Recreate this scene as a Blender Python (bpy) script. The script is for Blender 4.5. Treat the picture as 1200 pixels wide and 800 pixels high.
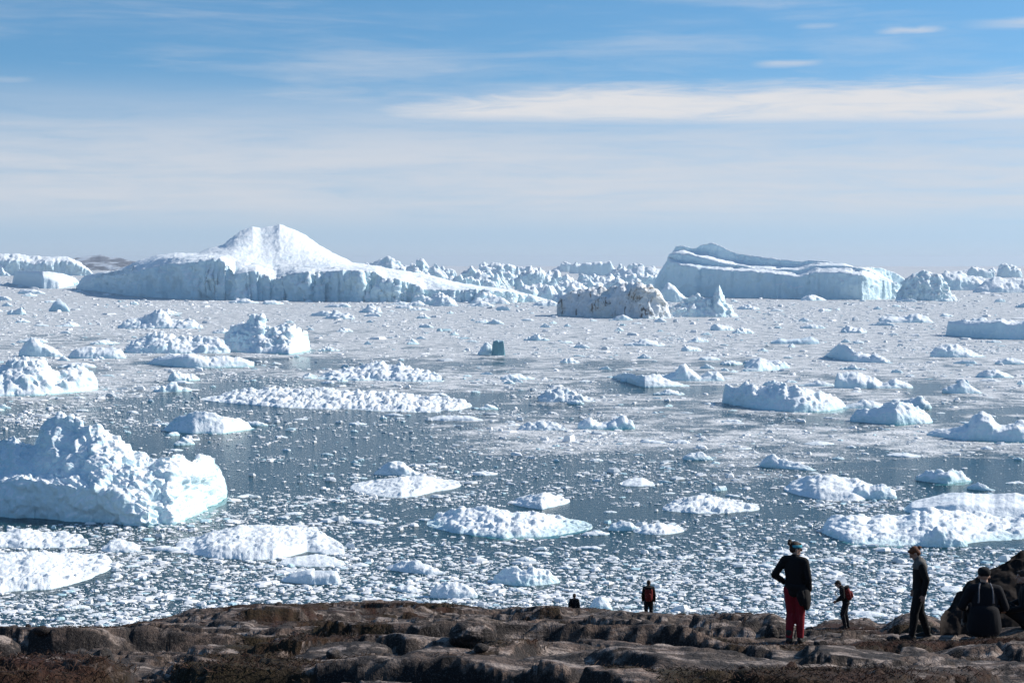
import bpy, bmesh, math, random
import numpy as np
from mathutils import Vector, Matrix, Euler

for o in list(bpy.data.objects):
    bpy.data.objects.remove(o)
SC = bpy.context.scene
COL = SC.collection
R = math.radians

# ------------------------------------------------------------------ camera
CAM_H = 50.0                       # metres above the fjord
F = 1903.0                         # focal length in photo pixels (1200 wide)
HOR = 308.0                        # row of the horizon in the photo
PITCH = math.atan((400 - HOR) / F)
cam = bpy.data.cameras.new('camera')
camo = bpy.data.objects.new('camera', cam)
COL.objects.link(camo)
camo.location = (0, 0, CAM_H)
camo.rotation_euler = (math.pi / 2 - PITCH, 0, 0)
cam.sensor_width = 36
cam.lens = 36 * F / 1200
cam.clip_start = 0.5
cam.clip_end = 200000
SC.camera = camo

# ------------------------------------------------------------------ light and sky
SUN_EL, SUN_AZ = R(32), R(74)      # azimuth clockwise from the view direction
sdir = Vector((math.sin(SUN_AZ) * math.cos(SUN_EL), math.cos(SUN_AZ) * math.cos(SUN_EL), math.sin(SUN_EL)))
sun = bpy.data.lights.new('sun', 'SUN')
sun.energy = 4.2
sun.angle = R(0.53)
sun.color = (1.0, 0.94, 0.86)
suno = bpy.data.objects.new('sun', sun)
COL.objects.link(suno)
suno.rotation_euler = sdir.to_track_quat('Z', 'Y').to_euler()
suno.location = (100, 50, 300)

SC.view_settings.view_transform = 'Standard'
SC.view_settings.look = 'None'
SC.view_settings.exposure = 0.45
SC.view_settings.gamma = 1.0
SC.view_settings.use_curve_mapping = False
SC.cycles.max_bounces = 6
SC.cycles.diffuse_bounces = 3
SC.cycles.glossy_bounces = 3
SC.cycles.volume_bounces = 0

W = bpy.data.worlds.new("World")
SC.world = W
W.use_nodes = True


class NT:
    """small node-tree writer"""
    def __init__(self, tree):
        self.t = tree
        self.n = tree.nodes
        self.l = tree.links

    def put(self, sock, v):
        if isinstance(v, bpy.types.NodeSocket):
            self.l.new(v, sock)
        elif isinstance(v, (tuple, list)) and len(v) == 3 and sock.type == 'RGBA':
            sock.default_value = (*v, 1)
        else:
            sock.default_value = v

    def node(self, kind, ins=None, **props):
        nd = self.n.new(kind)
        for k, v in props.items():
            setattr(nd, k, v)
        for k, v in (ins or {}).items():
            self.put(nd.inputs[k], v)
        return nd

    def m(self, op, a, b=0.0, c=0.0, clamp=False):
        nd = self.n.new('ShaderNodeMath')
        nd.operation = op
        nd.use_clamp = clamp
        self.put(nd.inputs[0], a)
        self.put(nd.inputs[1], b)
        self.put(nd.inputs[2], c)
        return nd.outputs[0]

    def ss(self, v, lo, hi, a=0.0, b=1.0):
        nd = self.n.new('ShaderNodeMapRange')
        nd.interpolation_type = 'SMOOTHSTEP'
        self.put(nd.inputs['Value'], v)
        self.put(nd.inputs['From Min'], lo)
        self.put(nd.inputs['From Max'], hi)
        self.put(nd.inputs['To Min'], a)
        self.put(nd.inputs['To Max'], b)
        return nd.outputs[0]

    def mix(self, f, a, b, blend='MIX'):
        nd = self.n.new('ShaderNodeMix')
        nd.data_type = 'RGBA'
        nd.blend_type = blend
        self.put(nd.inputs[0], f)
        self.put(nd.inputs[6], a)
        self.put(nd.inputs[7], b)
        return nd.outputs[2]

    def noise(self, vec, scale, detail=4.0, rough=0.55, dist=0.0):
        nd = self.n.new('ShaderNodeTexNoise')
        self.put(nd.inputs['Vector'], vec)
        self.put(nd.inputs['Scale'], scale)
        self.put(nd.inputs['Detail'], detail)
        self.put(nd.inputs['Roughness'], rough)
        self.put(nd.inputs['Distortion'], dist)
        return nd.outputs['Fac']

    def xyz(self, x, y, z):
        nd = self.n.new('ShaderNodeCombineXYZ')
        self.put(nd.inputs[0], x)
        self.put(nd.inputs[1], y)
        self.put(nd.inputs[2], z)
        return nd.outputs[0]

    def sep(self, v):
        nd = self.n.new('ShaderNodeSeparateXYZ')
        self.put(nd.inputs[0], v)
        return nd.outputs


def build_sky():
    t = W.node_tree
    t.nodes.clear()
    N = NT(t)
    sky = N.node('ShaderNodeTexSky', sky_type='NISHITA', sun_disc=False, sun_elevation=SUN_EL,
                 sun_rotation=SUN_AZ, altitude=50, air_density=1.0, dust_density=0.25, ozone_density=2.5)
    co = N.node('ShaderNodeTexCoord').outputs['Generated']
    d = N.node('ShaderNodeVectorMath', {0: co}, operation='NORMALIZE').outputs[0]
    x, y, z = N.sep(d)[:]
    # the air is very clear and dry: read the sky a little above the horizon so that it does not yellow at its foot
    lift = N.m('ADD', N.m('MULTIPLY', N.m('MAXIMUM', z, 0.0), 0.87), 0.13)
    N.put(sky.inputs['Vector'], N.xyz(x, y, lift))
    el = N.m('MULTIPLY', N.m('ARCSINE', z), 180 / math.pi)          # degrees above the horizon
    az = N.m('MULTIPLY', N.m('ARCTAN2', x, y), 180 / math.pi)       # degrees right of north
    zz = N.m('ADD', N.m('MAXIMUM', z, 0.0), 0.06)
    u = N.m('DIVIDE', x, zz)
    v = N.m('DIVIDE', y, zz)
    # veil of thin layered cloud: a sheet at one height, so it crowds together near the horizon
    n1 = N.noise(N.xyz(N.m('MULTIPLY', u, 0.16), N.m('MULTIPLY', v, 0.75), 1.7), 1.0, 7, 0.6, 0.4)
    n2 = N.noise(N.xyz(N.m('MULTIPLY', az, 0.10), N.m('MULTIPLY', el, 1.15), 4.2), 1.0, 6, 0.55, 0.5)
    n3 = N.noise(N.xyz(N.m('MULTIPLY', az, 0.05), N.m('MULTIPLY', el, 0.16), 9.1), 1.0, 3, 0.5, 0.3)
    n4 = N.noise(N.xyz(N.m('MULTIPLY', az, 0.32), N.m('MULTIPLY', el, 2.6), 7.7), 1.0, 8, 0.62, 0.9)
    n = N.m('ADD', N.m('ADD', N.m('MULTIPLY', n1, 0.30), N.m('MULTIPLY', n2, 0.48)), N.m('MULTIPLY', n4, 0.22))
    hump = N.m('MULTIPLY', N.ss(el, 0.7, 2.2), N.ss(el, 7.0, 3.4))
    veil = N.m('MULTIPLY', hump, N.ss(n, 0.20, 0.60, 0.25, 1.0))
    wis = N.m('MULTIPLY', N.ss(N.m('ADD', n, N.m('MULTIPLY', n3, 0.75)), 0.84, 1.20), 0.5)
    wis = N.m('MULTIPLY', wis, N.ss(el, 0.8, 3.0))
    # the long bright strip of cloud on the right
    wob = N.m('ADD', N.m('MULTIPLY', N.m('SUBTRACT', n2, 0.5), 1.1), N.m('MULTIPLY', N.m('SUBTRACT', n4, 0.5), 0.9))
    lo = N.m('ADD', N.m('ADD', N.m('MULTIPLY', az, -0.012), 4.86), N.m('MULTIPLY', wob, 0.45))
    hi = N.m('ADD', N.ss(az, -9.0, 4.0, 5.05, 6.25), wob)
    strip = N.m('MULTIPLY', N.ss(N.m('SUBTRACT', el, lo), -0.28, 0.36), N.ss(N.m('SUBTRACT', hi, el), -0.45, 0.75))
    strip = N.m('MULTIPLY', strip, N.m('MULTIPLY', N.ss(az, -7.0, -3.6), N.ss(az, 46, 28)))
    strip = N.m('MULTIPLY', strip, N.ss(N.m('ADD', N.m('MULTIPLY', n2, 0.4), N.m('MULTIPLY', n4, 0.6)), 0.22, 0.60, 0.45, 0.95))
    mask = N.m('MULTIPLY', veil, 0.85)
    mask = N.m('MAXIMUM', mask, strip)
    mask = N.m('MAXIMUM', mask, wis)
    for a0, a1, e0, th, st in ((12.2, 15.2, 7.86, .13, .6), (14.6, 24.0, 7.98, .20, .65), (8.0, 11.2, 6.86, .14, .55), (-8.3, -6.3, 5.86, .10, .4), (9.6, 11.6, 8.1, .1, .3), (-19.0, -15.6, 6.1, .16, .3)):
        ee = N.m('ABSOLUTE', N.m('SUBTRACT', el, N.m('ADD', e0, N.m('MULTIPLY', wob, .35))))
        wsp = N.m('MULTIPLY', N.ss(ee, th * 1.6, 0.0), N.m('MULTIPLY', N.ss(az, a0, a0 + (a1 - a0) * .4), N.ss(az, a1, a0 + (a1 - a0) * .6)))
        mask = N.m('MAXIMUM', mask, N.m('MULTIPLY', wsp, st))
    low = N.m('MULTIPLY', N.ss(el, 3.0, 0.2), 0.62)
    base = N.node('ShaderNodeHueSaturation', {'Hue': 0.494, 'Saturation': 1.26, 'Value': 1.0, 'Color': sky.outputs[0]}).outputs[0]
    base = N.mix(low, base, (4.25, 4.65, 5.4))
    cloudc = N.mix(strip, (5.05, 5.2, 5.55), (5.75, 5.7, 5.8))
    colr = N.mix(mask, base, cloudc)
    bg = N.node('ShaderNodeBackground', {'Color': colr, 'Strength': 0.10})
    out = N.node('ShaderNodeOutputWorld')
    t.links.new(bg.outputs[0], out.inputs[0])


build_sky()

# ------------------------------------------------------------------ helpers: noise
def _hash(i, j, k, seed):
    n = (i.astype(np.uint32) * np.uint32(374761393) + j.astype(np.uint32) * np.uint32(668265263)
         + k.astype(np.uint32) * np.uint32(2246822519) + np.uint32((seed * 3266489917) & 0xffffffff))
    n = (n ^ (n >> np.uint32(13))) * np.uint32(1274126177)
    n = (n ^ (n >> np.uint32(16))) * np.uint32(2654435761)
    return ((n ^ (n >> np.uint32(15))) & np.uint32(0xffffff)).astype(np.float32) / np.float32(0xffffff)


def vnoise(x, y, z, seed=0):
    xi, yi, zi = np.floor(x), np.floor(y), np.floor(z)
    fx, fy, fz = x - xi, y - yi, z - zi
    xi, yi, zi = xi.astype(np.int64), yi.astype(np.int64), zi.astype(np.int64)
    fx = fx * fx * fx * (fx * (fx * 6 - 15) + 10)
    fy = fy * fy * fy * (fy * (fy * 6 - 15) + 10)
    fz = fz * fz * fz * (fz * (fz * 6 - 15) + 10)
    r = 0
    for a in (0, 1):
        wa = fx if a else 1 - fx
        for b in (0, 1):
            wb = fy if b else 1 - fy
            for c in (0, 1):
                wc = fz if c else 1 - fz
                r = r + wa * wb * wc * _hash(xi + a, yi + b, zi + c, seed)
    return r


def fbm(x, y, z=None, octs=5, seed=0, gain=0.5, ridged=False):
    """about 0..1"""
    x = np.asarray(x, float); y = np.asarray(y, float)
    z = np.zeros_like(x) if z is None else np.asarray(z, float)
    s = 0; a = 1; t = 0
    for o in range(octs):
        v = vnoise(x + 17.3 * o, y + 5.1 * o, z + 9.7 * o, seed + o * 13)
        if ridged:
            v = 1 - np.abs(2 * v - 1)
        s = s + a * v; t += a
        a *= gain; x = x * 2.03; y = y * 2.03; z = z * 2.03
    return s / t


def worley(x, y, z, seed=0):
    """distance to the nearest of one jittered point per cell, and that cell's random value"""
    xi, yi, zi = np.floor(x).astype(np.int64), np.floor(y).astype(np.int64), np.floor(z).astype(np.int64)
    best = np.full(x.shape, 9.0); second = np.full(x.shape, 9.0); idv = np.zeros(x.shape)
    for a in (-1, 0, 1):
        for b in (-1, 0, 1):
            for c in (-1, 0, 1):
                i, j, k = xi + a, yi + b, zi + c
                px = i + _hash(i, j, k, seed); py = j + _hash(i, j, k, seed + 7); pz = k + _hash(i, j, k, seed + 19)
                d = (px - x) ** 2 + (py - y) ** 2 + (pz - z) ** 2
                near = d < best
                second = np.where(near, best, np.minimum(second, d))
                idv = np.where(near, _hash(i, j, k, seed + 31), idv)
                best = np.minimum(best, d)
    return np.sqrt(best), np.sqrt(second), idv


def sstep(a, b, x):
    t = np.clip((x - a) / (b - a), 0, 1)
    return t * t * (3 - 2 * t)


# ------------------------------------------------------------------ helpers: meshes and objects
def mesh_np(name, verts, faces, smooth=True, attrs=None):
    """faces: list of int arrays (n,3) / (n,4)"""
    me = bpy.data.meshes.new(name)
    verts = np.asarray(verts, np.float32)
    if isinstance(faces, np.ndarray):
        faces = [faces]
    nv = len(verts)
    me.vertices.add(nv)
    me.vertices.foreach_set('co', verts.ravel())
    loops = np.concatenate([f.ravel() for f in faces]).astype(np.int32)
    counts = np.concatenate([np.full(len(f), f.shape[1]) for f in faces]).astype(np.int32)
    starts = np.concatenate([[0], np.cumsum(counts)[:-1]]).astype(np.int32)
    me.loops.add(len(loops))
    me.loops.foreach_set('vertex_index', loops)
    me.polygons.add(len(counts))
    me.polygons.foreach_set('loop_start', starts)
    me.update(calc_edges=True)
    me.polygons.foreach_set('use_smooth', np.full(len(counts), smooth, bool))
    for k, v in (attrs or {}).items():
        a = me.attributes.new(k, 'FLOAT', 'POINT')
        a.data.foreach_set('value', np.asarray(v, np.float32))
    me.validate()
    return me


def tag(o, label=None, cat=None, group=None, kind=None):
    if label: o['label'] = label
    if cat: o['category'] = cat
    if group: o['group'] = group
    if kind: o['kind'] = kind
    return o


def link(name, me, mat=None, parent=None, loc=(0, 0, 0), rotz=0.0):
    o = bpy.data.objects.new(name, me)
    COL.objects.link(o)
    o.location = loc
    o.rotation_euler = (0, 0, rotz)
    if mat is not None and me is not None and not me.materials:
        me.materials.append(mat)
    if parent is not None:
        o.parent = parent
    return o


def grid_quads(nr, nc, wrap=False):
    i = np.arange(nr - 1)[:, None]
    j = np.arange(nc if wrap else nc - 1)[None, :]
    a = i * nc + j
    b = i * nc + (j + 1) % nc
    return np.stack([a, b, b + nc, a + nc], -1).reshape(-1, 4)


# ------------------------------------------------------------------ helpers: photo pixel -> place on the ground
CP, SP = math.cos(PITCH), math.sin(PITCH)


def ray(px, py):
    k = (400 - np.asarray(py, float)) / F
    x = (np.asarray(px, float) - 600) / F
    return x, CP + SP * k, -SP + CP * k          # world direction


def water_at(px, py, z=0.0):
    x, y, dz = ray(px, py)
    t = (z - CAM_H) / dz
    return x * t, y * t


def mpp(r):                                       # metres per photo pixel at distance r
    return r / F

# ------------------------------------------------------------------ materials
def new_mat(name):
    m = bpy.data.materials.new(name)
    m.use_nodes = True
    m.node_tree.nodes.clear()
    N = NT(m.node_tree)
    out = N.node('ShaderNodeOutputMaterial')
    b = N.node('ShaderNodeBsdfPrincipled')
    m.node_tree.links.new(b.outputs[0], out.inputs[0])
    return m, N, b


def plain(name, col, rough=0.8, var=0.25, scale=30.0, bump=0.0, spec=0.3):
    m, N, b = new_mat(name)
    co = N.node('ShaderNodeTexCoord').outputs['Object']
    n = N.noise(co, scale, 4, 0.6)
    c = N.mix(n, tuple(v * (1 - var) for v in col), tuple(min(1, v * (1 + var)) for v in col))
    N.put(b.inputs['Base Color'], c)
    b.inputs['Roughness'].default_value = rough
    b.inputs['Specular IOR Level'].default_value = spec
    if bump:
        N.put(b.inputs['Normal'], N.node('ShaderNodeBump', {'Strength': bump, 'Distance': 0.02, 'Height': n}).outputs[0])
    return m


def ice_mat(name, top, cliff, blue=0.25, scale=0.12, dirt=0.0, rim=1.0, rimh=1.0, bump=0.55):
    """snow on the flats, bluish glacier ice on the steep faces with extra cyan painted in for their shade, wet turquoise ice at the waterline"""
    m, N, b = new_mat(name)
    geo = N.node('ShaderNodeNewGeometry')
    pos = geo.outputs['Position']
    nz = N.sep(geo.outputs['Normal'])[2]
    pz = N.sep(pos)[2]
    n = N.noise(pos, scale, 6, 0.6)
    nf = N.noise(pos, scale * 9, 4, 0.6)
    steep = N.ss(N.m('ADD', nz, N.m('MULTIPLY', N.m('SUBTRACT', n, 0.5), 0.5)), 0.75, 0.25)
    c = N.mix(steep, top, cliff)  # bluish cliff ice, pushed further to cyan to colour the shaded faces
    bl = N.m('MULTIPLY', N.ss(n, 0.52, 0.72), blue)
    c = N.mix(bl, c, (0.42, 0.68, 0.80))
    c = N.mix(N.m('MULTIPLY', N.ss(nf, 0.35, 0.75), 0.18), c, (0.60, 0.70, 0.78))
    if dirt:
        vp = N.node('ShaderNodeVectorMath', {0: pos, 1: (1, 1, 0.45)}, operation='MULTIPLY').outputs[0]
        dn = N.noise(vp, scale * 1.6, 8, 0.68, 0.6)
        dm = N.m('MULTIPLY', N.ss(dn, 0.53, 0.63), dirt)
        c = N.mix(dm, c, (0.07, 0.062, 0.05))
        yel = N.ss(N.noise(pos, scale * 0.5, 3, 0.5), 0.5, 0.68)
        c = N.mix(N.m('MULTIPLY', yel, 0.22), c, (0.66, 0.58, 0.42))
    if rim:
        r = N.m('MULTIPLY', N.ss(N.m('ADD', pz, N.m('MULTIPLY', n, 1.6 * rimh)), 1.9 * rimh, 0.7 * rimh), 0.5 * rim)
        c = N.mix(r, c, (0.33, 0.62, 0.66))
    N.put(b.inputs['Base Color'], c)
    N.put(b.inputs['Roughness'], N.mix(steep, (0.75,) * 3, (0.5,) * 3))
    b.inputs['Specular IOR Level'].default_value = 0.25
    bn = N.m('ADD', n, N.m('MULTIPLY', nf, 0.5))
    N.put(b.inputs['Normal'], N.node('ShaderNodeBump', {'Strength': bump, 'Distance': 0.16 / scale, 'Height': bn}).outputs[0])
    return m


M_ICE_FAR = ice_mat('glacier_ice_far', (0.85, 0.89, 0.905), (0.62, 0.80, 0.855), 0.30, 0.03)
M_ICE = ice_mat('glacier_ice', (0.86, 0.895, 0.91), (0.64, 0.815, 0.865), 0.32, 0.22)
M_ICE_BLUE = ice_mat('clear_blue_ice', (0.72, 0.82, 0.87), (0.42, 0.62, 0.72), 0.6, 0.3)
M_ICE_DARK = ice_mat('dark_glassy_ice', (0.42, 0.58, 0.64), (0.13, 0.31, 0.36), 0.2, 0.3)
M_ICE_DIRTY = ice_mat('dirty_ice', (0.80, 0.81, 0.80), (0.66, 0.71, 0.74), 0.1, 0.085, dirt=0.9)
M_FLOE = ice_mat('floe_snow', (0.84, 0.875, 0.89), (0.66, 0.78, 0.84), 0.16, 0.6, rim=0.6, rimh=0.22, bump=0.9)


def brash_mat():
    m, N, b = new_mat('brash_ice')
    geo = N.node('ShaderNodeNewGeometry')
    rnd = geo.outputs['Random Per Island']
    c = N.mix(N.ss(rnd, 0.0, 0.6), (0.58, 0.62, 0.64), (0.89, 0.88, 0.865))
    c = N.mix(N.ss(rnd, 0.93, 0.96), c, (0.42, 0.62, 0.68))
    n = N.noise(geo.outputs['Position'], 5.0, 3, 0.6)
    c = N.mix(N.m('MULTIPLY', n, 0.3), c, (0.62, 0.70, 0.75))
    N.put(b.inputs['Base Color'], c)
    b.inputs['Roughness'].default_value = 0.6
    b.inputs['Specular IOR Level'].default_value = 0.3
    return m


def foot_mat():
    m, N, b = new_mat('drowned_ice_foot')
    pos = N.node('ShaderNodeNewGeometry').outputs['Position']
    n = N.noise(pos, 0.9, 5, 0.6)
    N.put(b.inputs['Base Color'], N.mix(N.ss(n, .35, .65), (0.018, 0.10, 0.12), (0.065, 0.24, 0.24)))
    b.inputs['Roughness'].default_value = 0.15
    b.inputs['Specular IOR Level'].default_value = 0.12
    return m


M_FOOT = foot_mat()
M_BRASH = brash_mat()

# ------------------------------------------------------------------ ice cover read from the photo (world points, not pixels, carry it)
CX = np.array([-1500, 0, 200, 400, 600, 800, 1000, 1200, 2700], float)
CY = np.array([318, 345, 380, 410, 440, 470, 510, 550, 590, 622, 660, 700, 760], float)
SLUSH = np.array([
    [.9, .9, .9, .9, .9, .9, .9, .9, .9],
    [.9, .9, .9, .9, .9, .9, .9, .9, .9],
    [.78, .78, .78, .76, .8, .82, .82, .82, .82],
    [.64, .64, .64, .6, .68, .74, .74, .74, .74],
    [.52, .52, .52, .54, .58, .64, .66, .66, .66],
    [.34, .34, .34, .28, .42, .56, .58, .58, .58],
    [.18, .18, .22, .2, .46, .54, .52, .52, .52],
    [.10, .10, .10, .14, .22, .34, .42, .4, .4],
    [.06, .06, .06, .08, .1, .14, .2, .2, .2],
    [.12, .12, .1, .1, .1, .1, .16, .16, .16],
    [.15, .15, .12, .12, .15, .18, .2, .2, .2],
    [.12, .12, .12, .16, .2, .22, .22, .22, .22],
    [.12, .12, .12, .16, .2, .22, .22, .22, .22]])
PIECE = np.array([
    [1, 1, 1, 1, 1, 1, 1, 1, 1],
    [1, 1, 1, 1, 1, 1, 1, 1, 1],
    [.85, .85, .85, .82, .85, .88, .88, .88, .88],
    [.66, .66, .66, .58, .60, .66, .66, .66, .66],
    [.54, .54, .54, .46, .50, .54, .55, .55, .55],
    [.48, .48, .44, .32, .38, .44, .45, .45, .45],
    [.44, .44, .42, .38, .48, .42, .40, .42, .42],
    [.26, .26, .34, .28, .38, .36, .34, .34, .34],
    [.26, .26, .36, .40, .36, .36, .36, .36, .36],
    [.60, .60, .56, .54, .46, .58, .66, .66, .66],
    [.72, .72, .70, .76, .88, .96, 1, 1, 1],
    [.62, .62, .66, .86, 1, 1, 1, 1, 1],
    [.62, .62, .66, .86, 1, 1, 1, 1, 1]])


def cover(tab, px, py):
    px = np.clip(px, CX[0], CX[-1]); py = np.clip(py, CY[0], CY[-1])
    i = np.clip(np.searchsorted(CX, px) - 1, 0, len(CX) - 2)
    j = np.clip(np.searchsorted(CY, py) - 1, 0, len(CY) - 2)
    a = (px - CX[i]) / (CX[i + 1] - CX[i]); b = (py - CY[j]) / (CY[j + 1] - CY[j])
    return (tab[j, i] * (1 - a) * (1 - b) + tab[j, i + 1] * a * (1 - b)
            + tab[j + 1, i] * (1 - a) * b + tab[j + 1, i + 1] * a * b)


def patchy(x, y):
    """large drifts and leads in the ice, world space"""
    r = np.maximum(np.hypot(x, y), 100)
    n = fbm(x / 55, y / 75, octs=4, seed=5) * 0.5 + fbm(x / 14, y / 17, octs=3, seed=9) * 0.3 + fbm(x / 260, y / 330, octs=3, seed=2) * 0.2
    n = n + 0.22 * (fbm((x + .25 * y) / 46, (y - .25 * x) / 9, octs=4, seed=15) - .5)
    return n


# ------------------------------------------------------------------ water
def build_water():
    rr = np.concatenate([np.linspace(20, 200, 6), np.geomspace(210, 6000, 210), np.geomspace(6600, 26000, 10)])
    az = np.concatenate([np.linspace(-180, -30, 26), np.linspace(-29, 29, 240), np.linspace(30, 180, 26)[:-1]])
    a = np.radians(az)[None, :]
    X = rr[:, None] * np.sin(a); Y = rr[:, None] * np.cos(a)
    px = 600 + F * np.tan(np.clip(a, -1.2, 1.2)) + 0 * X
    py = HOR + F * CAM_H / np.maximum(rr[:, None], 1) + 0 * X
    S = cover(SLUSH, px, py)
    S = np.clip(S + (patchy(X, Y) - 0.5) * 1.1 * sstep(8000, 2500, np.hypot(X, Y)), 0, 1)
    nr, nc = X.shape
    V = np.stack([X, Y, np.zeros_like(X)], -1).reshape(-1, 3)
    V = np.concatenate([V, [[0, 0, 0]]])
    q = grid_quads(nr, nc, wrap=True)
    j = np.arange(nc)
    tri = np.stack([np.full(nc, nr * nc), (j + 1) % nc, j], -1)
    m, N, b = new_mat('fjord_water')
    pos = N.node('ShaderNodeNewGeometry').outputs['Position']
    s = N.node('ShaderNodeAttribute', attribute_name='slush').outputs['Fac']
    n = N.noise(pos, 0.11, 10, 0.62, 0.3)
    nf = N.noise(pos, 1.3, 5, 0.6)
    f = N.m('ADD', N.m('ADD', N.m('MULTIPLY', n, 0.55), N.m('MULTIPLY', nf, 0.45)), N.m('SUBTRACT', s, 0.5))
    mask = N.ss(f, 0.42, 0.64)
    fine = N.ss(N.m('ADD', N.m('MULTIPLY', N.noise(pos, 1.1, 8, 0.75), .6), N.m('MULTIPLY', n, .4)), 0.40, 0.60)
    slush = N.mix(fine, (0.20, 0.25, 0.28), (0.86, 0.845, 0.825))
    c = N.mix(mask, N.mix(N.noise(pos, 0.01, 2), (0.006, 0.036, 0.052), (0.010, 0.050, 0.066)), slush)
    N.put(b.inputs['Base Color'], c)
    N.put(b.inputs['Roughness'], N.m('ADD', 0.10, N.m('MULTIPLY', mask, 0.42)))
    b.inputs['IOR'].default_value = 1.333
    N.put(b.inputs['Specular IOR Level'], N.m('ADD', 0.09, N.m('MULTIPLY', mask, 0.12)))
    w = N.m('ADD', N.noise(pos, 0.9, 4, 0.55), N.m('MULTIPLY', N.m('MULTIPLY', fine, mask), 0.8))
    N.put(b.inputs['Normal'], N.node('ShaderNodeBump', {'Strength': 0.35, 'Distance': 0.35, 'Height': w}).outputs[0])
    me = mesh_np('water', V, [q, tri], True, {'slush': np.concatenate([S.ravel(), [0]])})
    tag(link('water', me, m), 'dark blue fjord water choked with drifting ice', kind='structure')


build_water()

# ------------------------------------------------------------------ rocky shore (the ledge the people stand on)
CREST = [(-700, 745), (-200, 738), (0, 732), (60, 733), (130, 734), (175, 727), (205, 718), (232, 711), (300, 706), (360, 706), (440, 704), (500, 704),
         (545, 707), (575, 712), (600, 710), (640, 709), (700, 711), (760, 716), (820, 720), (850, 717), (890, 716), (908, 716), (925, 726),
         (945, 737), (960, 732), (975, 727), (990, 725), (1005, 724), (1030, 729), (1050, 719), (1075, 716), (1092, 722), (1112, 728), (1140, 728),
         (1200, 722), (1500, 712), (2000, 740)]
CREST_D = [(-700, 58), (0, 58), (230, 62), (450, 70), (700, 72), (770, 64), (850, 48), (905, 40), (925, 40), (945, 52), (1000, 55), (1040, 48), (1060, 40), (1140, 38), (1300, 38), (2000, 60)]
# feet and seats: (photo x, photo y, distance, radius of the level spot)
STAND = {'woman': (931, 752, 27.2, 0.7), 'walker': (991, 736, 52.0, 0.9), 'looker': (1077, 748, 29.0, 0.7),
         'sitter': (1153, 744, 28.2, 0.9), 'edge': (1203, 736, 28.6, 0.8), 'far': (760, 728, 63.5, 0.9), 'peeker': (673, 736, 74.0, 0.8)}


def spot(px, py, d):
    x, y, z = ray(px, py)
    return float(x / y * d), float(d), float(CAM_H + z / y * d)


def interp_smooth(tab, v):
    a = np.array(tab, float)
    return np.interp(v, a[:, 0], a[:, 1])


def drop_at(py, y):
    _, dy, dz = ray(600, py)
    return -dz / dy * y


BUMPS = []      # (x, y, half width, half depth, height)


def add_bump(x0, x1, ytop, ybot, d, depth, sharp=1.0):
    xa, _, _ = spot(x0, ybot, d)
    xb, _, _ = spot(x1, ybot, d)
    h = (ybot - ytop) * d / F * (0.42 if d < 25 else 0.45)
    BUMPS.append(((xa + xb) / 2, d, abs(xb - xa) / 2, depth / 2, h, sharp))


add_bump(560, 960, 768, 806, 17.5, 3.0)
add_bump(930, 1240, 776, 806, 17.2, 2.4)
add_bump(400, 560, 772, 800, 18.5, 2.0)
add_bump(700, 900, 750, 775, 23.5, 3.0)
add_bump(230, 420, 745, 768, 26.0, 3.0)
add_bump(-40, 210, 770, 812, 17.5, 2.2)
add_bump(300, 450, 764, 800, 19.0, 2.0)
add_bump(860, 1130, 768, 795, 20.0, 3.0)
add_bump(1080, 1260, 742, 775, 22.0, 3.0)
add_bump(20, 240, 742, 765, 30.0, 4.0)
add_bump(640, 900, 745, 765, 38.0, 7.0)
add_bump(180, 420, 728, 745, 40.0, 5.0)
add_bump(400, 620, 742, 765, 27.0, 3.5)
add_bump(930, 1030, 728, 745, 50.0, 4.0)
add_bump(640, 760, 730, 748, 30.0, 3.0)


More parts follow.
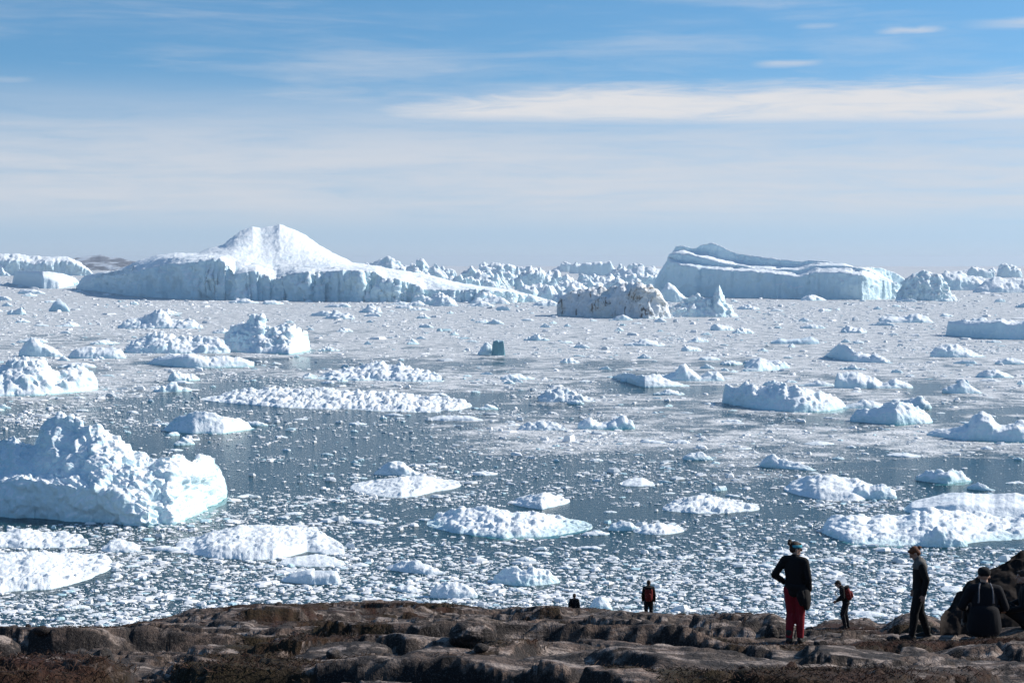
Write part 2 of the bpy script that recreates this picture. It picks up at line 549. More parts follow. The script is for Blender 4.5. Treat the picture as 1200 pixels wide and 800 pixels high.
def ground(x, y):
    x = np.asarray(x, float); y = np.asarray(y, float)
    depth = np.maximum(y, 3) * 1.0085
    px = 600 + F * x / depth
    cy = interp_smooth(CREST, px); cd = interp_smooth(CREST_D, px)
    dc = drop_at(cy, cd)
    lin = 1 + 0.193 * y
    w = sstep(0.42, 1.0, y / cd)
    drop = np.where(y < cd, lin + (dc - (1 + 0.193 * cd)) * w, dc + 0.235 * (y - cd) + 0.0075 * np.maximum(y - cd, 0) ** 2)
    # ledges: the rock steps up in long broken benches whose risers face the viewer
    wx = fbm(x / 7, y / 7, octs=3, seed=41) - 0.5
    relief = 0; low = 0; bare = np.zeros_like(x)
    for L, A, sx, sd in ((6.1, 0.42, 12.0, 51), (3.1, 0.26, 8.0, 61), (1.4, 0.09, 4.0, 71), (0.6, 0.03, 1.4, 76)):
        ph = (y + 0.22 * x + wx * 9 * (L / 5) + (fbm(x / sx, y / 9, octs=4, seed=sd) - .5) * L * 2.6) / L
        cell = np.floor(ph)
        fr = ph - cell
        amp = A * sstep(0.34, 0.66, fbm(x / (sx * .6), cell * 3.7, octs=2, seed=sd + 3))
        saw = sstep(0.0, 0.08, fr) * (1 - fr) ** 0.8
        relief = relief + amp * saw
        low = low + sstep(0.35, 0.95, fr) * amp / A * 0.4 + (1 - amp / A) * 0.22
    for bx, by, hw, hd, h, sh in BUMPS:
        e = ((x - bx + (wx * 1.6)) / hw) ** 2 + ((y - by) / hd) ** 2
        g = np.clip(1 - e, 0, 1) ** 0.6
        relief = relief * (1 - 0.65 * sstep(0, .5, g)) + (h + 0.12) * g
        low = low - 0.6 * sstep(0, 0.5, g)
        bare = np.maximum(bare, sstep(0.05, 0.45, g) * (0.9 if by < 25 else 0.35))
    # cracks
    c1, c2, cv = worley(x / 2.1 + wx * 3, y / 1.3 + 0.3 * x + wx * 2, np.zeros_like(x), 81)
    brk = sstep(.38, .62, fbm(x / 5, y / 5, octs=2, seed=88))
    relief = relief + (0.14 * (cv - .5) * sstep(0, .10, c2 - c1) - 0.10 * sstep(0.10, 0.0, c2 - c1)) * brk
    c1, c2, cv = worley(x / .6 + wx * 5, y / .42 + 0.3 * x, np.zeros_like(x), 84)
    relief = relief + (0.035 * (cv - .5) * sstep(0, .12, c2 - c1) - 0.04 * sstep(0.12, 0.0, c2 - c1)) * brk
    relief = relief + (fbm(x / 1.1, y / 1.1, octs=5, seed=91, ridged=True) - 0.5) * 0.10
    relief = relief + (fbm(x / 0.24, y / 0.3, octs=3, seed=96) - 0.5) * 0.045
    fade = 1 - 0.6 * sstep(0.80, 0.98, y / cd)
    z = CAM_H - drop + (relief - 0.30) * fade
    # foliation: the gneiss weathers into thin tilted layers with sharp lips
    for hh, a, sd in ((0.21, .75, 141), (0.075, .6, 143)):
        q = (z + 0.045 * x + (fbm(x / 3.0, y / 3.0, octs=4, seed=sd) - .5) * .5) / hh
        fr = q - np.floor(q)
        z = z + hh * (sstep(.25, .75, fr) ** 1 - fr) * a * sstep(.30, .6, fbm(x / 2.5, y / 2.0, octs=3, seed=sd + 1)) * 1.3
    z = z + (fbm(x / .16, y / .2, octs=2, seed=97) - .5) * .03
    # the skyline of the ledge
    lim = CAM_H - drop_at(cy + 1.5 - 5 * (fbm(px / 14, 0 * px, octs=4, seed=12) - .45), y)
    z = np.where(y < cd * 1.02, np.minimum(z, lim), z)
    for k, (sx_, sy_, d, rad) in STAND.items():
        gx, gy, gz = spot(sx_, sy_, d)
        g = np.exp(-(((x - gx) / rad) ** 2 + ((y - gy) / rad) ** 2) ** 1.3)
        z = z * (1 - g) + gz * g
    for k, (sx_, sy_, d, rad) in STAND.items():          # nothing stands between the viewer and a pair of feet
        if k in ('far', 'peeker'):
            continue
        gx, gy, gz = spot(sx_, sy_, d)
        lim = CAM_H + (gz - CAM_H) / gy * y - 0.04
        wgt = sstep(1.9, 0.8, np.abs(x / np.maximum(y, 3) * gy - gx)) * (y < gy)
        z = np.where(z > lim, z * (1 - wgt) + lim * wgt, z)
    heath = np.clip(low * 0.75 + (fbm(x / 2.4, y / 3.0, octs=4, seed=33) - 0.5) * 2.4 + 0.03, 0, 1) * (1 - bare)
    return z, heath


def build_shore():
    y = np.concatenate([np.linspace(-4, 11, 14), np.geomspace(12, 78, 380), np.linspace(80, 165, 26)])
    tx = np.concatenate([np.linspace(-0.9, -0.36, 30), np.linspace(-0.35, 0.35, 620), np.linspace(0.36, 0.9, 30)])
    Y = y[:, None] + 0 * tx[None, :]
    X = np.maximum(Y, 9.0) * tx[None, :]
    Z, Hh = ground(X, Y)
    Z = np.where(Y < 9, np.minimum(Z, CAM_H - 1.55), Z)
    V = np.stack([X, Y, Z], -1).reshape(-1, 3)
    m, N, b = new_mat('lichened_gneiss')
    geo = N.node('ShaderNodeNewGeometry')
    pos = geo.outputs['Position']
    nz = N.sep(geo.outputs['Normal'])[2]
    h = N.node('ShaderNodeAttribute', attribute_name='heath').outputs['Fac']
    big = N.noise(pos, 0.5, 5, 0.6)
    mid = N.noise(pos, 3.5, 6, 0.65)
    fin = N.noise(pos, 18.0, 5, 0.65)
    grit = N.noise(pos, 55.0, 3, 0.6)
    vein_sunlit = N.noise(N.node('ShaderNodeVectorMath', {0: pos, 1: (0.6, 3.0, 3.0)}, operation='MULTIPLY').outputs[0], 1.4, 6, 0.6, 0.5)
    rock = N.mix(N.ss(big, 0.35, 0.65), (0.060, 0.046, 0.038), (0.165, 0.112, 0.086))
    rock = N.mix(N.m('MULTIPLY', N.ss(vein_sunlit, 0.47, 0.62), N.ss(nz, 0.6, 0.92)), rock, (0.36, 0.29, 0.25))  # pale veins, kept to flat tops and brightened as painted sunlight
    rock = N.mix(N.m('MULTIPLY', N.ss(N.m('ADD', mid, N.m('MULTIPLY', N.ss(nz, 0.9, 0.5), 0.12)), 0.46, 0.58), 0.92), rock, (0.012, 0.010, 0.010))
    rock = N.mix(N.m('MULTIPLY', N.ss(fin, 0.5, 0.68), 0.6), rock, (0.028, 0.025, 0.023))
    rock = N.mix(N.m('MULTIPLY', N.ss(grit, 0.52, 0.66), 0.5), rock, (0.020, 0.018, 0.017))
    rock = N.mix(N.m('MULTIPLY', N.ss(grit, 0.46, 0.34), 0.18), rock, (0.36, 0.31, 0.28))
    hc = N.mix(N.ss(big, 0.38, 0.62), (0.042, 0.015, 0.008), (0.030, 0.020, 0.007))
    hc = N.mix(N.ss(fin, 0.45, 0.7), hc, (0.010, 0.006, 0.004))
    hm = N.ss(N.m('ADD', h, N.m('ADD', N.m('MULTIPLY', N.m('SUBTRACT', mid, 0.5), 0.9), N.m('MULTIPLY', N.m('SUBTRACT', fin, 0.5), 0.5))), 0.40, 0.54)
    hm = N.m('MULTIPLY', hm, N.ss(nz, 0.30, 0.60))
    N.put(b.inputs['Base Color'], N.mix(hm, rock, hc))
    b.inputs['Roughness'].default_value = 0.85
    b.inputs['Specular IOR Level'].default_value = 0.25
    bh = N.m('ADD', N.m('MULTIPLY', mid, 1.0), N.m('ADD', N.m('MULTIPLY', fin, 0.45), N.m('MULTIPLY', grit, 0.12)))
    N.put(b.inputs['Normal'], N.node('ShaderNodeBump', {'Strength': 0.9, 'Distance': 0.10, 'Height': bh}).outputs[0])
    me = mesh_np('rocky_shore', V, grid_quads(*X.shape), True, {'heath': Hh.ravel()})
    tag(link('rocky_shore', me, m), 'dark lichened bedrock ledges with brown heath above the fjord', kind='structure')
    return m


M_ROCK = build_shore()

# ------------------------------------------------------------------ far land
def loft(P0, DIR, D, secs, nrows, amp, lam, lump, lumplam, seed, flute=0.0, keep=0.35, facets=0.0, tsm=1.0, fs=None):
    """P0 (n,2) waterline front points, DIR (n,2) unit way back, D (n,) depth, secs (n,k,2) section points (fraction back, z).
    Sweeps the sections into one closed-looking mass and roughens it with crags and rounded lumps."""
    n, k, _ = secs.shape
    rows = []
    for s in range(k - 1):
        m = nrows[s]
        t = np.linspace(0, 1, m, endpoint=(s == k - 2))
        rows.append(secs[:, s:s + 1] * (1 - t)[None, :, None] + secs[:, s + 1:s + 2] * t[None, :, None])
    S = np.concatenate(rows, 1).transpose(1, 0, 2)           # rows, columns, 2
    for _ in range(2):                                       # soften the corners of the section
        S[1:-1] = (S[:-2] + 2 * S[1:-1] + S[2:]) / 4
    back = S[..., 0] * D[None]
    if fs is not None:                                        # bays and buttresses along the foot and the cliff
        back = back + fs[None] * (1 - np.clip(S[..., 0] * 5, 0, 1))
    P = np.stack([P0[None, :, 0] + DIR[None, :, 0] * back, P0[None, :, 1] + DIR[None, :, 1] * back, S[..., 1]], -1)
    zmax = max(P[..., 2].max(), 1e-3)

    def normals(P):
        du = np.gradient(P, axis=1); dv = np.gradient(P, axis=0)
        nn = np.cross(du, dv)
        return nn / np.maximum(np.linalg.norm(nn, axis=-1, keepdims=True), 1e-9)
    Nn = normals(P)
    x, y, z = P[..., 0] / lam, P[..., 1] / lam, P[..., 2] / lam
    big = fbm(x, y, z, 6, seed, 0.52) - 0.5
    crag = fbm(x * 1.7, y * 1.7, z * 1.7, 4, seed + 50, 0.5, ridged=True) - 0.6
    disp = amp * (2.0 * big + 0.7 * crag)
    if facets:
        f1, f2, idv = worley(x * 1.3 + big, y * 1.3, z * 1.3 + big, seed + 77)
        disp = disp + facets * (idv - 0.5) * sstep(0, 0.12, f2 - f1)
    if lump:
        f1, f2, idv = worley(P[..., 0] / lumplam + big * .6, P[..., 1] / lumplam, P[..., 2] / lumplam + big * .6, seed + 5)
        g1, g2, idg = worley(P[..., 0] / lumplam * 2.3, P[..., 1] / lumplam * 2.3, P[..., 2] / lumplam * 2.3, seed + 8)
        flat = 0.35 + 0.65 * np.clip(Nn[..., 2], 0, 1)
        disp = disp + lump * flat * (1.1 * (idv - .45) * sstep(0, .22, f2 - f1) + .35 * (0.6 - f1) + .55 * (idg - .5) * sstep(0, .25, g2 - g1))
    if flute:
        steep = 1 - np.clip(Nn[..., 2], 0, 1)
        fl = fbm(P[..., 0] / lam * 3.2, P[..., 1] / lam * 3.2, z * 0.5, 4, seed + 21, 0.55, ridged=True) - 0.55
        disp = disp + 1.8 * flute * steep * fl
    if tsm != 1:
        disp = disp * (1 + (tsm - 1) * sstep(0.45, 0.9, Nn[..., 2]))
    ends = np.clip(np.minimum(np.arange(n), np.arange(n)[::-1]) / max(3, n * 0.05), 0, 1)[None, :]
    kmask = (keep + (1 - keep) * sstep(0, 0.3 * zmax, P[..., 2])) * (0.35 + 0.65 * ends)
    P = P + Nn * (disp * kmask)[..., None]
    P[0, :, 2] = np.minimum(P[0, :, 2], -0.4); P[-1, :, 2] = np.minimum(P[-1, :, 2], -0.4)
    return P


def end_shape(u, p=2.6):
    return np.clip(1 - np.abs(2 * u - 1) ** p, 0, 1) ** (1 / p)


BERGS = []       # (x, y, half width, half depth, rotation) of what floats, so that loose ice keeps clear


def berg(name, label, sil, wl, cl=0.5, depth=0.5, ridge=0.5, cs=0.12, seed=1, amp=0.10, lump=0.12, lp=9, lam=0.30, flute=0.06,
         cat='iceberg', mat=None, jag=0.05, group=None, backz=0.55, res=0.88, keep=0.55, facets=0.0, wobble=0.22, round_=0.5, tsm=1.0, lines=None, foot=None, endp=2.3):
    floe = mat is M_FLOE
    """sil: skyline points (photo x, y); wl: waterline row (number or points); cl: cliff edge as a share of the height or as photo points."""
    sil = np.array(sil, float)
    x0, x1 = sil[0, 0], sil[-1, 0]
    Wp = x1 - x0
    n = int(np.clip(Wp * res, 16, 560))
    u = np.linspace(0, 1, n)
    px = x0 + u * Wp
    top = np.interp(px, sil[:, 0], sil[:, 1])
    wl_a = np.interp(px, *np.array(wl, float).T) if not np.isscalar(wl) else np.full(n, float(wl))
    wx, wy = water_at(px, wl_a)
    r0 = np.hypot(wx, wy)
    DIR = np.stack([wx / r0, wy / r0], -1)
    width = Wp * r0.mean() / F
    Dm = depth * width
    hgt = np.maximum(wl_a - top, 0) * r0 / F
    top = top + (fbm(px / max(3, Wp * 0.06), 0 * px + seed, octs=4, seed=seed) - 0.5) * (wl_a - top) * jag * 4 * (0.3 if floe else 1)
    sh = end_shape(u, endp) * (1 + (fbm(u * 4 + seed, 0 * u, octs=3, seed=seed + 3) - 0.5) * wobble * 2)
    sh = np.clip(sh, 0.02, 1.3)
    D = Dm * sh
    rf = r0 + Dm * round_ * 0.5 * (1 - np.clip(sh, 0, 1)) 
    fs = Dm * wobble * 0.5 * (fbm(u * (6 + width / 60) + seed, 0 * u + 3, octs=6, seed=seed + 4, gain=.6) - 0.5)
    P0 = DIR * rf[:, None]

    def z_of(py, r):
        x, y, dz = ray(px, py)
        return CAM_H + dz / np.hypot(x, y) * r
    zr = np.maximum(z_of(top, rf + ridge * D), 0.12)
    if np.isscalar(cl):
        zc = zr * cl * (1 + (fbm(u * 5 + seed, 0 * u, octs=4, seed=seed + 6) - 0.5) * 0.7)
    else:
        ca = np.array(cl, float)
        zc = z_of(np.interp(px, ca[:, 0], ca[:, 1]), rf + cs * D)
    zc = np.clip(zc, 0.06, np.maximum(zr * 0.98, 0.08))
    if floe:
        q = np.sqrt(np.clip(sh, 0, 1)) * min(1, width / 14)
        zc = np.maximum(zc, 0.42 * q); zr = np.maximum(zr, 0.62 * q)
    H = zr.max(); He = max(H, 0.055 * width)
    base = -0.12 * H - 0.5
    o = np.ones(n)
    secs = np.stack([np.stack([-.01 * o, base * o], -1), np.stack([0 * o, 0 * o], -1), np.stack([cs * o, zc], -1), np.stack([ridge * o, zr], -1),
                     np.stack([(ridge + 1) / 2 * o, zr * backz], -1), np.stack([o, base * o], -1)], 1)
    if lines:
        mids = []
        for fr, pts in lines:
            zl = z_of(np.interp(px, *np.array(pts, float).T), rf + fr * D)
            mids.append(np.stack([fr * o, np.clip(zl, 0.08, np.maximum(zr, .1))], -1))
        secs = np.concatenate([secs[:, :3], np.stack(mids, 1), secs[:, 3:]], 1)
    m = r0.mean() / F
    cl_px = max(4, zc.mean() / m); up_px = max(4, (zr.mean() - zc.mean()) / m + ridge * Dm / m * 50 / r0.mean())
    rows = [2, int(np.clip(cl_px * 1.3 * res, 6, 120)), *([int(np.clip(up_px * (2.6 if lines else 1.6) * res / (1 + len(lines or [])), 6, 130))] * (1 + len(lines or []))), int(np.clip(up_px * .5, 4, 30)), 5]
    P = loft(P0, DIR, D, secs, rows, amp * He, lam * max(width * 0.5, H), lump * He, lp * m, seed, flute * H, keep, facets * H, tsm, fs)
    me = mesh_np(name, P.reshape(-1, 3), grid_quads(P.shape[0], n), True)
    c = P[..., :2].reshape(-1, 2).mean(0)
    zero = np.array([c[0], c[1], 0.0])
    me.vertices.foreach_set('co', (P.reshape(-1, 3) - zero).astype(np.float32).ravel())
    me.update()
    o = link(name, me, mat or M_ICE, loc=tuple(zero))
    tag(o, label, cat, group)
    if foot:                                                  # ledge of ice just under the surface, seen as turquoise
        ua, ub, fw = foot
        ia, ib = int(ua * (n - 1)), int(ub * (n - 1)) + 1
        Q = (P0 + DIR * fs[:, None])[ia:ib]
        Q = np.stack([np.interp(np.linspace(0, len(Q) - 1, 60), np.arange(len(Q)), Q[:, k]) for k in (0, 1)], -1)
        T = np.gradient(Q, axis=0); T /= np.maximum(np.linalg.norm(T, axis=1, keepdims=True), 1e-6)
        NO = np.stack([T[:, 1], -T[:, 0]], -1)
        for _ in range(12):
            NO[1:-1] = (NO[:-2] + NO[1:-1] + NO[2:]) / 3
        t = np.linspace(0, 1, 60)
        wd = fw * np.sin(np.pi * t) ** .6 * (.35 + 1.3 * fbm(t * 9, 0 * t + seed, octs=4, seed=seed + 40))
        G = np.stack([np.concatenate([Q - NO * fw * .5, np.zeros((60, 1))], 1), np.concatenate([Q + NO * (wd * .6)[:, None], np.zeros((60, 1))], 1), np.concatenate([Q + NO * wd[:, None], np.zeros((60, 1))], 1)])
        G[..., 2] = 0.012
        fm = mesh_np('underwater_foot', G.reshape(-1, 3) - zero, grid_quads(3, 60)[:, ::-1], True)
        link('underwater_foot', fm, M_FOOT, o)
    ang = math.atan2(DIR[n // 2, 0], DIR[n // 2, 1])
    cx, cy = P0[n // 2] + DIR[n // 2] * D[n // 2] * 0.5
    BERGS.append((cx, cy, width * 0.5, Dm * 0.5, ang))
    return o


def build_far_land():
    m, N, b = new_mat('far_land')
    pos = N.node('ShaderNodeNewGeometry').outputs['Position']
    n = N.noise(N.node('ShaderNodeVectorMath', {0: pos, 1: (1, 1, 4)}, operation='MULTIPLY').outputs[0], 0.006, 6, 0.65)
    N.put(b.inputs['Base Color'], N.mix(N.ss(n, 0.45, 0.6), (0.085, 0.10, 0.13), (0.50, 0.56, 0.62)))
    b.inputs['Roughness'].default_value = 0.9
    for nm, lab, sil, wl in (
            ('hill', 'low blue grey hill on the horizon left of the white peak', [(60, 311), (85, 302), (100, 299), (118, 298), (130, 301), (142, 301), (160, 306), (200, 309), (260, 312)], 315.5),
            ('headland', 'low brown headland under the hill on the horizon', [(70, 312), (100, 307), (125, 305.5), (150, 307), (190, 311)], 316.6)):
        o = berg(nm, lab, sil, wl, cl=0.35, depth=0.5, seed=3, amp=0.05, lump=0, flute=0, mat=m, cat=None, jag=0.03)
        tag(o, kind='structure')
        del BERGS[-1]


build_far_land()

# ------------------------------------------------------------------ the big bergs on the skyline
berg('snow_peak_iceberg', 'huge white iceberg rising to a smooth snow peak with a long cliff front',
     [(90, 336), (100, 323), (118, 319), (130, 318), (150, 312), (165, 304), (185, 298), (205, 296), (232, 297), (245, 291), (262, 286), (275, 275), (288, 268), (297, 264.5), (306, 266.5),
      (318, 264.5), (328, 262), (345, 268), (358, 275), (372, 285), (390, 296), (413, 307), (440, 312), (470, 317), (500, 322), (530, 330), (560, 335), (600, 339), (640, 350)],
     [(90, 340), (130, 344), (160, 348), (210, 351), (260, 352), (320, 352), (400, 353.5), (480, 354), (560, 355), (640, 356)],
     cl=[(90, 337), (120, 325), (150, 321), (170, 316), (200, 309), (232, 307), (258, 303), (270, 312), (276, 322), (300, 316), (312, 322), (325, 328), (345, 320), (372, 318), (400, 317), (440, 318),
         (452, 325), (470, 327), (485, 332), (500, 339), (540, 339), (580, 341), (620, 344), (640, 353)],
     depth=0.9, ridge=0.62, cs=0.012, tsm=.22,
     lines=[(.17, [(90, 335), (120, 321), (150, 315), (185, 304), (205, 301), (235, 300), (262, 300), (300, 306), (345, 311), (400, 313), (440, 314.5), (500, 324), (560, 336), (640, 351)])],
     seed=11, amp=0.042, lump=0.04, lp=9, lam=0.10, flute=0.10, facets=.06, jag=0.010, mat=M_ICE_FAR, keep=0.8, wobble=0.22, backz=0.6)
berg('tilted_tabular_iceberg', 'long pale blue iceberg with tilted ledges and a sharp left prow',
     [(760, 346), (768, 330), (778, 311), (788, 295), (792, 287), (800, 288), (812, 290), (826, 285), (834, 284), (850, 290), (868, 296), (890, 300), (915, 303), (940, 305), (965, 306), (985, 308),
      (1003, 313), (1020, 313), (1035, 314), (1050, 320), (1062, 328), (1072, 347)],
     [(760, 346), (800, 347.5), (850, 348.5), (930, 350), (1010, 351.5), (1072, 350)],
     cl=[(760, 346), (774, 324), (785, 306), (800, 310.5), (825, 314), (850, 316), (885, 317.5), (905, 319), (935, 324), (955, 319), (990, 318), (1020, 325), (1050, 330), (1072, 348)],
     depth=0.45, endp=1.8, ridge=0.64, cs=0.02,
     lines=[(.28, [(760, 346), (774, 321), (785, 302), (800, 307), (825, 311), (850, 313), (885, 315), (905, 316.5), (935, 320), (955, 313), (990, 313), (1020, 319), (1072, 348)]),
            (.29, [(760, 346), (783, 300), (790, 297), (807, 297.5), (825, 302.5), (850, 308.5), (885, 314.3), (905, 315), (935, 316), (955, 311), (990, 311), (1020, 317), (1072, 347)]),
            (.62, [(760, 346), (783, 297), (790, 293.5), (807, 293.5), (825, 298), (850, 304.5), (885, 311), (905, 312), (935, 312), (955, 308.5), (990, 309.5), (1020, 315), (1072, 347)])],
     seed=23, amp=0.034, lump=0.014, lp=10, lam=0.12, flute=0.04, jag=0.012, mat=M_ICE_FAR, keep=0.7, wobble=0.32, facets=0.045, tsm=.55, backz=0.75, round_=.3)
berg('domed_iceberg', 'rounded dome shaped iceberg at the right end of the long ledged iceberg',
     [(1050, 349), (1056, 335), (1064, 323), (1075, 318), (1088, 317), (1100, 320), (1106, 329), (1112, 340), (1122, 352)], 352.5,
     cl=0.62, depth=0.5, ridge=0.45, cs=0.18, seed=31, amp=0.08, lump=0.04, lam=.2, flute=0.2, facets=.1, mat=M_ICE_FAR, jag=0.015)
berg('dirty_iceberg', 'blocky grey iceberg streaked with black dirt, standing before the tilted iceberg',
     [(653, 366), (657, 352), (664, 344), (675, 341), (690, 337), (705, 335), (720, 336), (735, 332), (750, 334), (762, 335), (770, 342), (778, 354), (786, 372)],
     [(653, 370), (700, 371.5), (760, 373.5), (787, 373)], cl=0.86, depth=0.55, ridge=0.55, cs=0.14, seed=41, amp=0.07, lump=0.05, lp=8, flute=0.16, facets=.10, lam=.2, mat=M_ICE_DIRTY, jag=0.04, backz=0.8, keep=.7)
berg('pyramid_iceberg', 'small pointed pyramid iceberg between the dirty and the tilted icebergs',
     [(768, 352), (776, 338), (783, 329), (790, 334), (797, 343), (806, 352)], 354, cl=0.7, depth=0.6, seed=43, amp=0.05, lump=0.02, mat=M_ICE_FAR, jag=0.02)
berg('rubble_iceberg', 'low heap of ice rubble with a thin spire at its right end',
     [(772, 370), (784, 362), (795, 355), (806, 350), (815, 346), (826, 349), (834, 348), (838.5, 343), (842, 329), (845, 342), (850, 352), (858, 362), (866, 370)], 371.5,
     cl=0.4, depth=0.5, seed=47, amp=0.06, lump=0.14, lp=5, mat=M_ICE_FAR, jag=0.07)
berg('flat_topped_iceberg', 'iceberg with streaked bright edge at the far left of the skyline',
     [(-60, 322), (-30, 299), (0, 297.5), (20, 298), (38, 299), (52, 300), (66, 300), (80, 300), (92, 305), (102, 313), (110, 322)], 323,
     cl=0.72, depth=0.35, ridge=0.5, cs=0.06, seed=53, amp=0.05, lump=0.05, lam=.15, facets=.10, flute=0.25, mat=M_ICE_FAR, jag=0.02)
berg('wedge_iceberg', 'small white topped wedge iceberg with a smooth dark front at far left',
     [(14, 333), (17, 319), (22, 316.5), (40, 317), (58, 317.5), (75, 320), (88, 325), (94, 332)], [(14, 333), (50, 338), (70, 338), (94, 333)],
     cl=[(14, 332), (17, 321), (42, 320), (60, 326), (75, 332), (94, 334)], depth=0.7, ridge=0.75, cs=0.12, seed=57, amp=0.02, lump=0.0, flute=0.02, mat=M_ICE_FAR, jag=0.01, backz=0.8)
berg('long_tabular_iceberg', 'flat topped slab iceberg with an even blue front at the right edge',
     [(1108, 392), (1111, 376), (1125, 375), (1150, 376), (1172, 374), (1186, 376), (1205, 374), (1230, 375), (1250, 380), (1262, 394)], [(1108, 393), (1130, 395), (1170, 397.5), (1262, 399)],
     cl=0.80, depth=0.4, ridge=0.45, cs=0.09, seed=61, amp=0.05, lump=0.08, lp=6, flute=0.05, jag=0.03, backz=0.85, keep=0.7)

# the bergs behind the skyline, each with its own outline
berg('jagged_iceberg', 'twin spired blue iceberg beside the right tail of the snow peak', [(478, 326), (484, 316), (489, 305), (493, 301), (498, 304), (503, 313), (508, 308), (513, 309), (520, 318), (528, 328)], 331, cl=.5, seed=71, mat=M_ICE_FAR, amp=.10, jag=.05)
berg('hummock_iceberg', 'low humped iceberg just right of the foot of the snow slope', [(420, 322), (432, 311), (443, 303), (451, 299.5), (459, 303), (467, 308), (478, 313), (492, 322)], 326, cl=.4, seed=73, mat=M_ICE_FAR, amp=.10, lump=.12, lp=6, jag=.05)
berg('block_iceberg', 'flat topped dark block iceberg on the skyline above the dirty iceberg', [(678, 320), (682, 308), (700, 306), (715, 305), (718, 312), (724, 321)], 323, cl=.8, seed=75, mat=M_ICE_FAR, amp=.04, lump=0, jag=.02)
berg('ridge_iceberg', 'small white ridge iceberg on the skyline just left of the sharp prow', [(728, 322), (738, 314), (748, 311), (758, 312), (770, 315), (778, 324)], 327, cl=.4, seed=77, mat=M_ICE_FAR, amp=.08, jag=.05)
berg('distant_iceberg', 'pale humped iceberg beyond the dome at right, dark on its left side', [(1094, 336), (1101, 322), (1112, 317), (1124, 317), (1134, 322), (1150, 324), (1162, 328), (1172, 338)], 340, cl=.5, seed=79, mat=M_ICE_FAR, amp=.07, lump=.08, lp=6)
berg('distant_iceberg', 'low white iceberg running out of the picture on the right skyline', [(1140, 340), (1152, 330), (1165, 325), (1178, 326), (1192, 327), (1210, 325), (1230, 329), (1245, 341)], 343, cl=.4, seed=83, mat=M_ICE_FAR, amp=.09, lump=.10, lp=6)
rs = random.Random(5)
for i in range(92):
    x = rs.uniform(430, 775) if i < 70 else rs.choice([rs.uniform(505, 700), rs.uniform(1085, 1250), rs.uniform(1085, 1250), rs.uniform(-150, 10)])
    wl = 318 + 27 * rs.random() ** 1.2 if i < 70 else rs.uniform(318, 330)
    w = rs.uniform(12, 46) * (0.75 + (wl - 318) / 70)
    h = max(4.5, min((wl - 306) * rs.uniform(.30, .95), 22, w * .8))
    blocky = rs.random() < .5
    if blocky:
        t = rs.uniform(-.2, .2)
        sil = [(x - w / 2, wl - .1 * h), (x - w * .42, wl - h * rs.uniform(.7, .95)), (x - w * .1, wl - h * (1 - t * .3)), (x + w * .2, wl - h * rs.uniform(.8, 1)), (x + w * .40, wl - h * rs.uniform(.5, .95)), (x + w / 2, wl - .1 * h)]
    else:
        pk = rs.uniform(-.28, .25)
        sil = [(x - w / 2, wl - .15 * h), (x + w * (pk - .15), wl - h * rs.uniform(.5, .8)), (x + w * pk, wl - h), (x + w * (pk + .1), wl - h * rs.uniform(.5, .85)), (x + w * .4, wl - h * rs.uniform(.2, .5)), (x + w / 2, wl - .1 * h)]
    berg('skyline_iceberg', 'jagged iceberg in the crowded ice field along the skyline', sil, wl, cl=rs.uniform(.75, .95) if blocky else rs.uniform(.3, .6), depth=rs.uniform(.5, 1.0), seed=100 + i, mat=M_ICE_FAR,
         amp=.09, lump=.16, lp=4, jag=.10, group='jagged icebergs crowding the skyline', res=1.0)

for i in range(44):
    x = rs.uniform(520, 770); w = rs.uniform(14, 40); wl = rs.uniform(334, 350); h = rs.uniform(7, 19)
    sil = [(x - w / 2, wl - .15 * h), (x - w * rs.uniform(.2, .38), wl - h * rs.uniform(.5, .95)), (x + w * rs.uniform(-.12, .15), wl - h), (x + w * rs.uniform(.25, .4), wl - h * rs.uniform(.3, .9)), (x + w / 2, wl - .1 * h)]
    berg('skyline_iceberg', 'jagged iceberg in the crowded ice field along the skyline', sil, wl, cl=rs.uniform(.35, .9), depth=rs.uniform(.5, 1.0), seed=700 + i, mat=M_ICE_FAR,
         amp=.09, lump=.16, lp=4, jag=.10, group='jagged icebergs crowding the skyline', res=.9)
for i in range(28):
    x = rs.uniform(470, 665); w = rs.uniform(14, 40); wl = rs.uniform(350, 359); h = rs.uniform(6, 17)
    sil = [(x - w / 2, wl - .15 * h), (x - w * rs.uniform(.2, .35), wl - h * rs.uniform(.5, .9)), (x + w * rs.uniform(-.1, .15), wl - h), (x + w * .3, wl - h * rs.uniform(.3, .8)), (x + w / 2, wl - .1 * h)]
    berg('cliff_foot_iceberg', 'small jagged iceberg crowded at the foot of the tail of the snow peak', sil, wl, cl=rs.uniform(.4, .85), depth=rs.uniform(.5, .9), seed=160 + i, mat=M_ICE_FAR,
         amp=.10, lump=.16, lp=4, jag=.10, group='small icebergs at the foot of the snow peak')

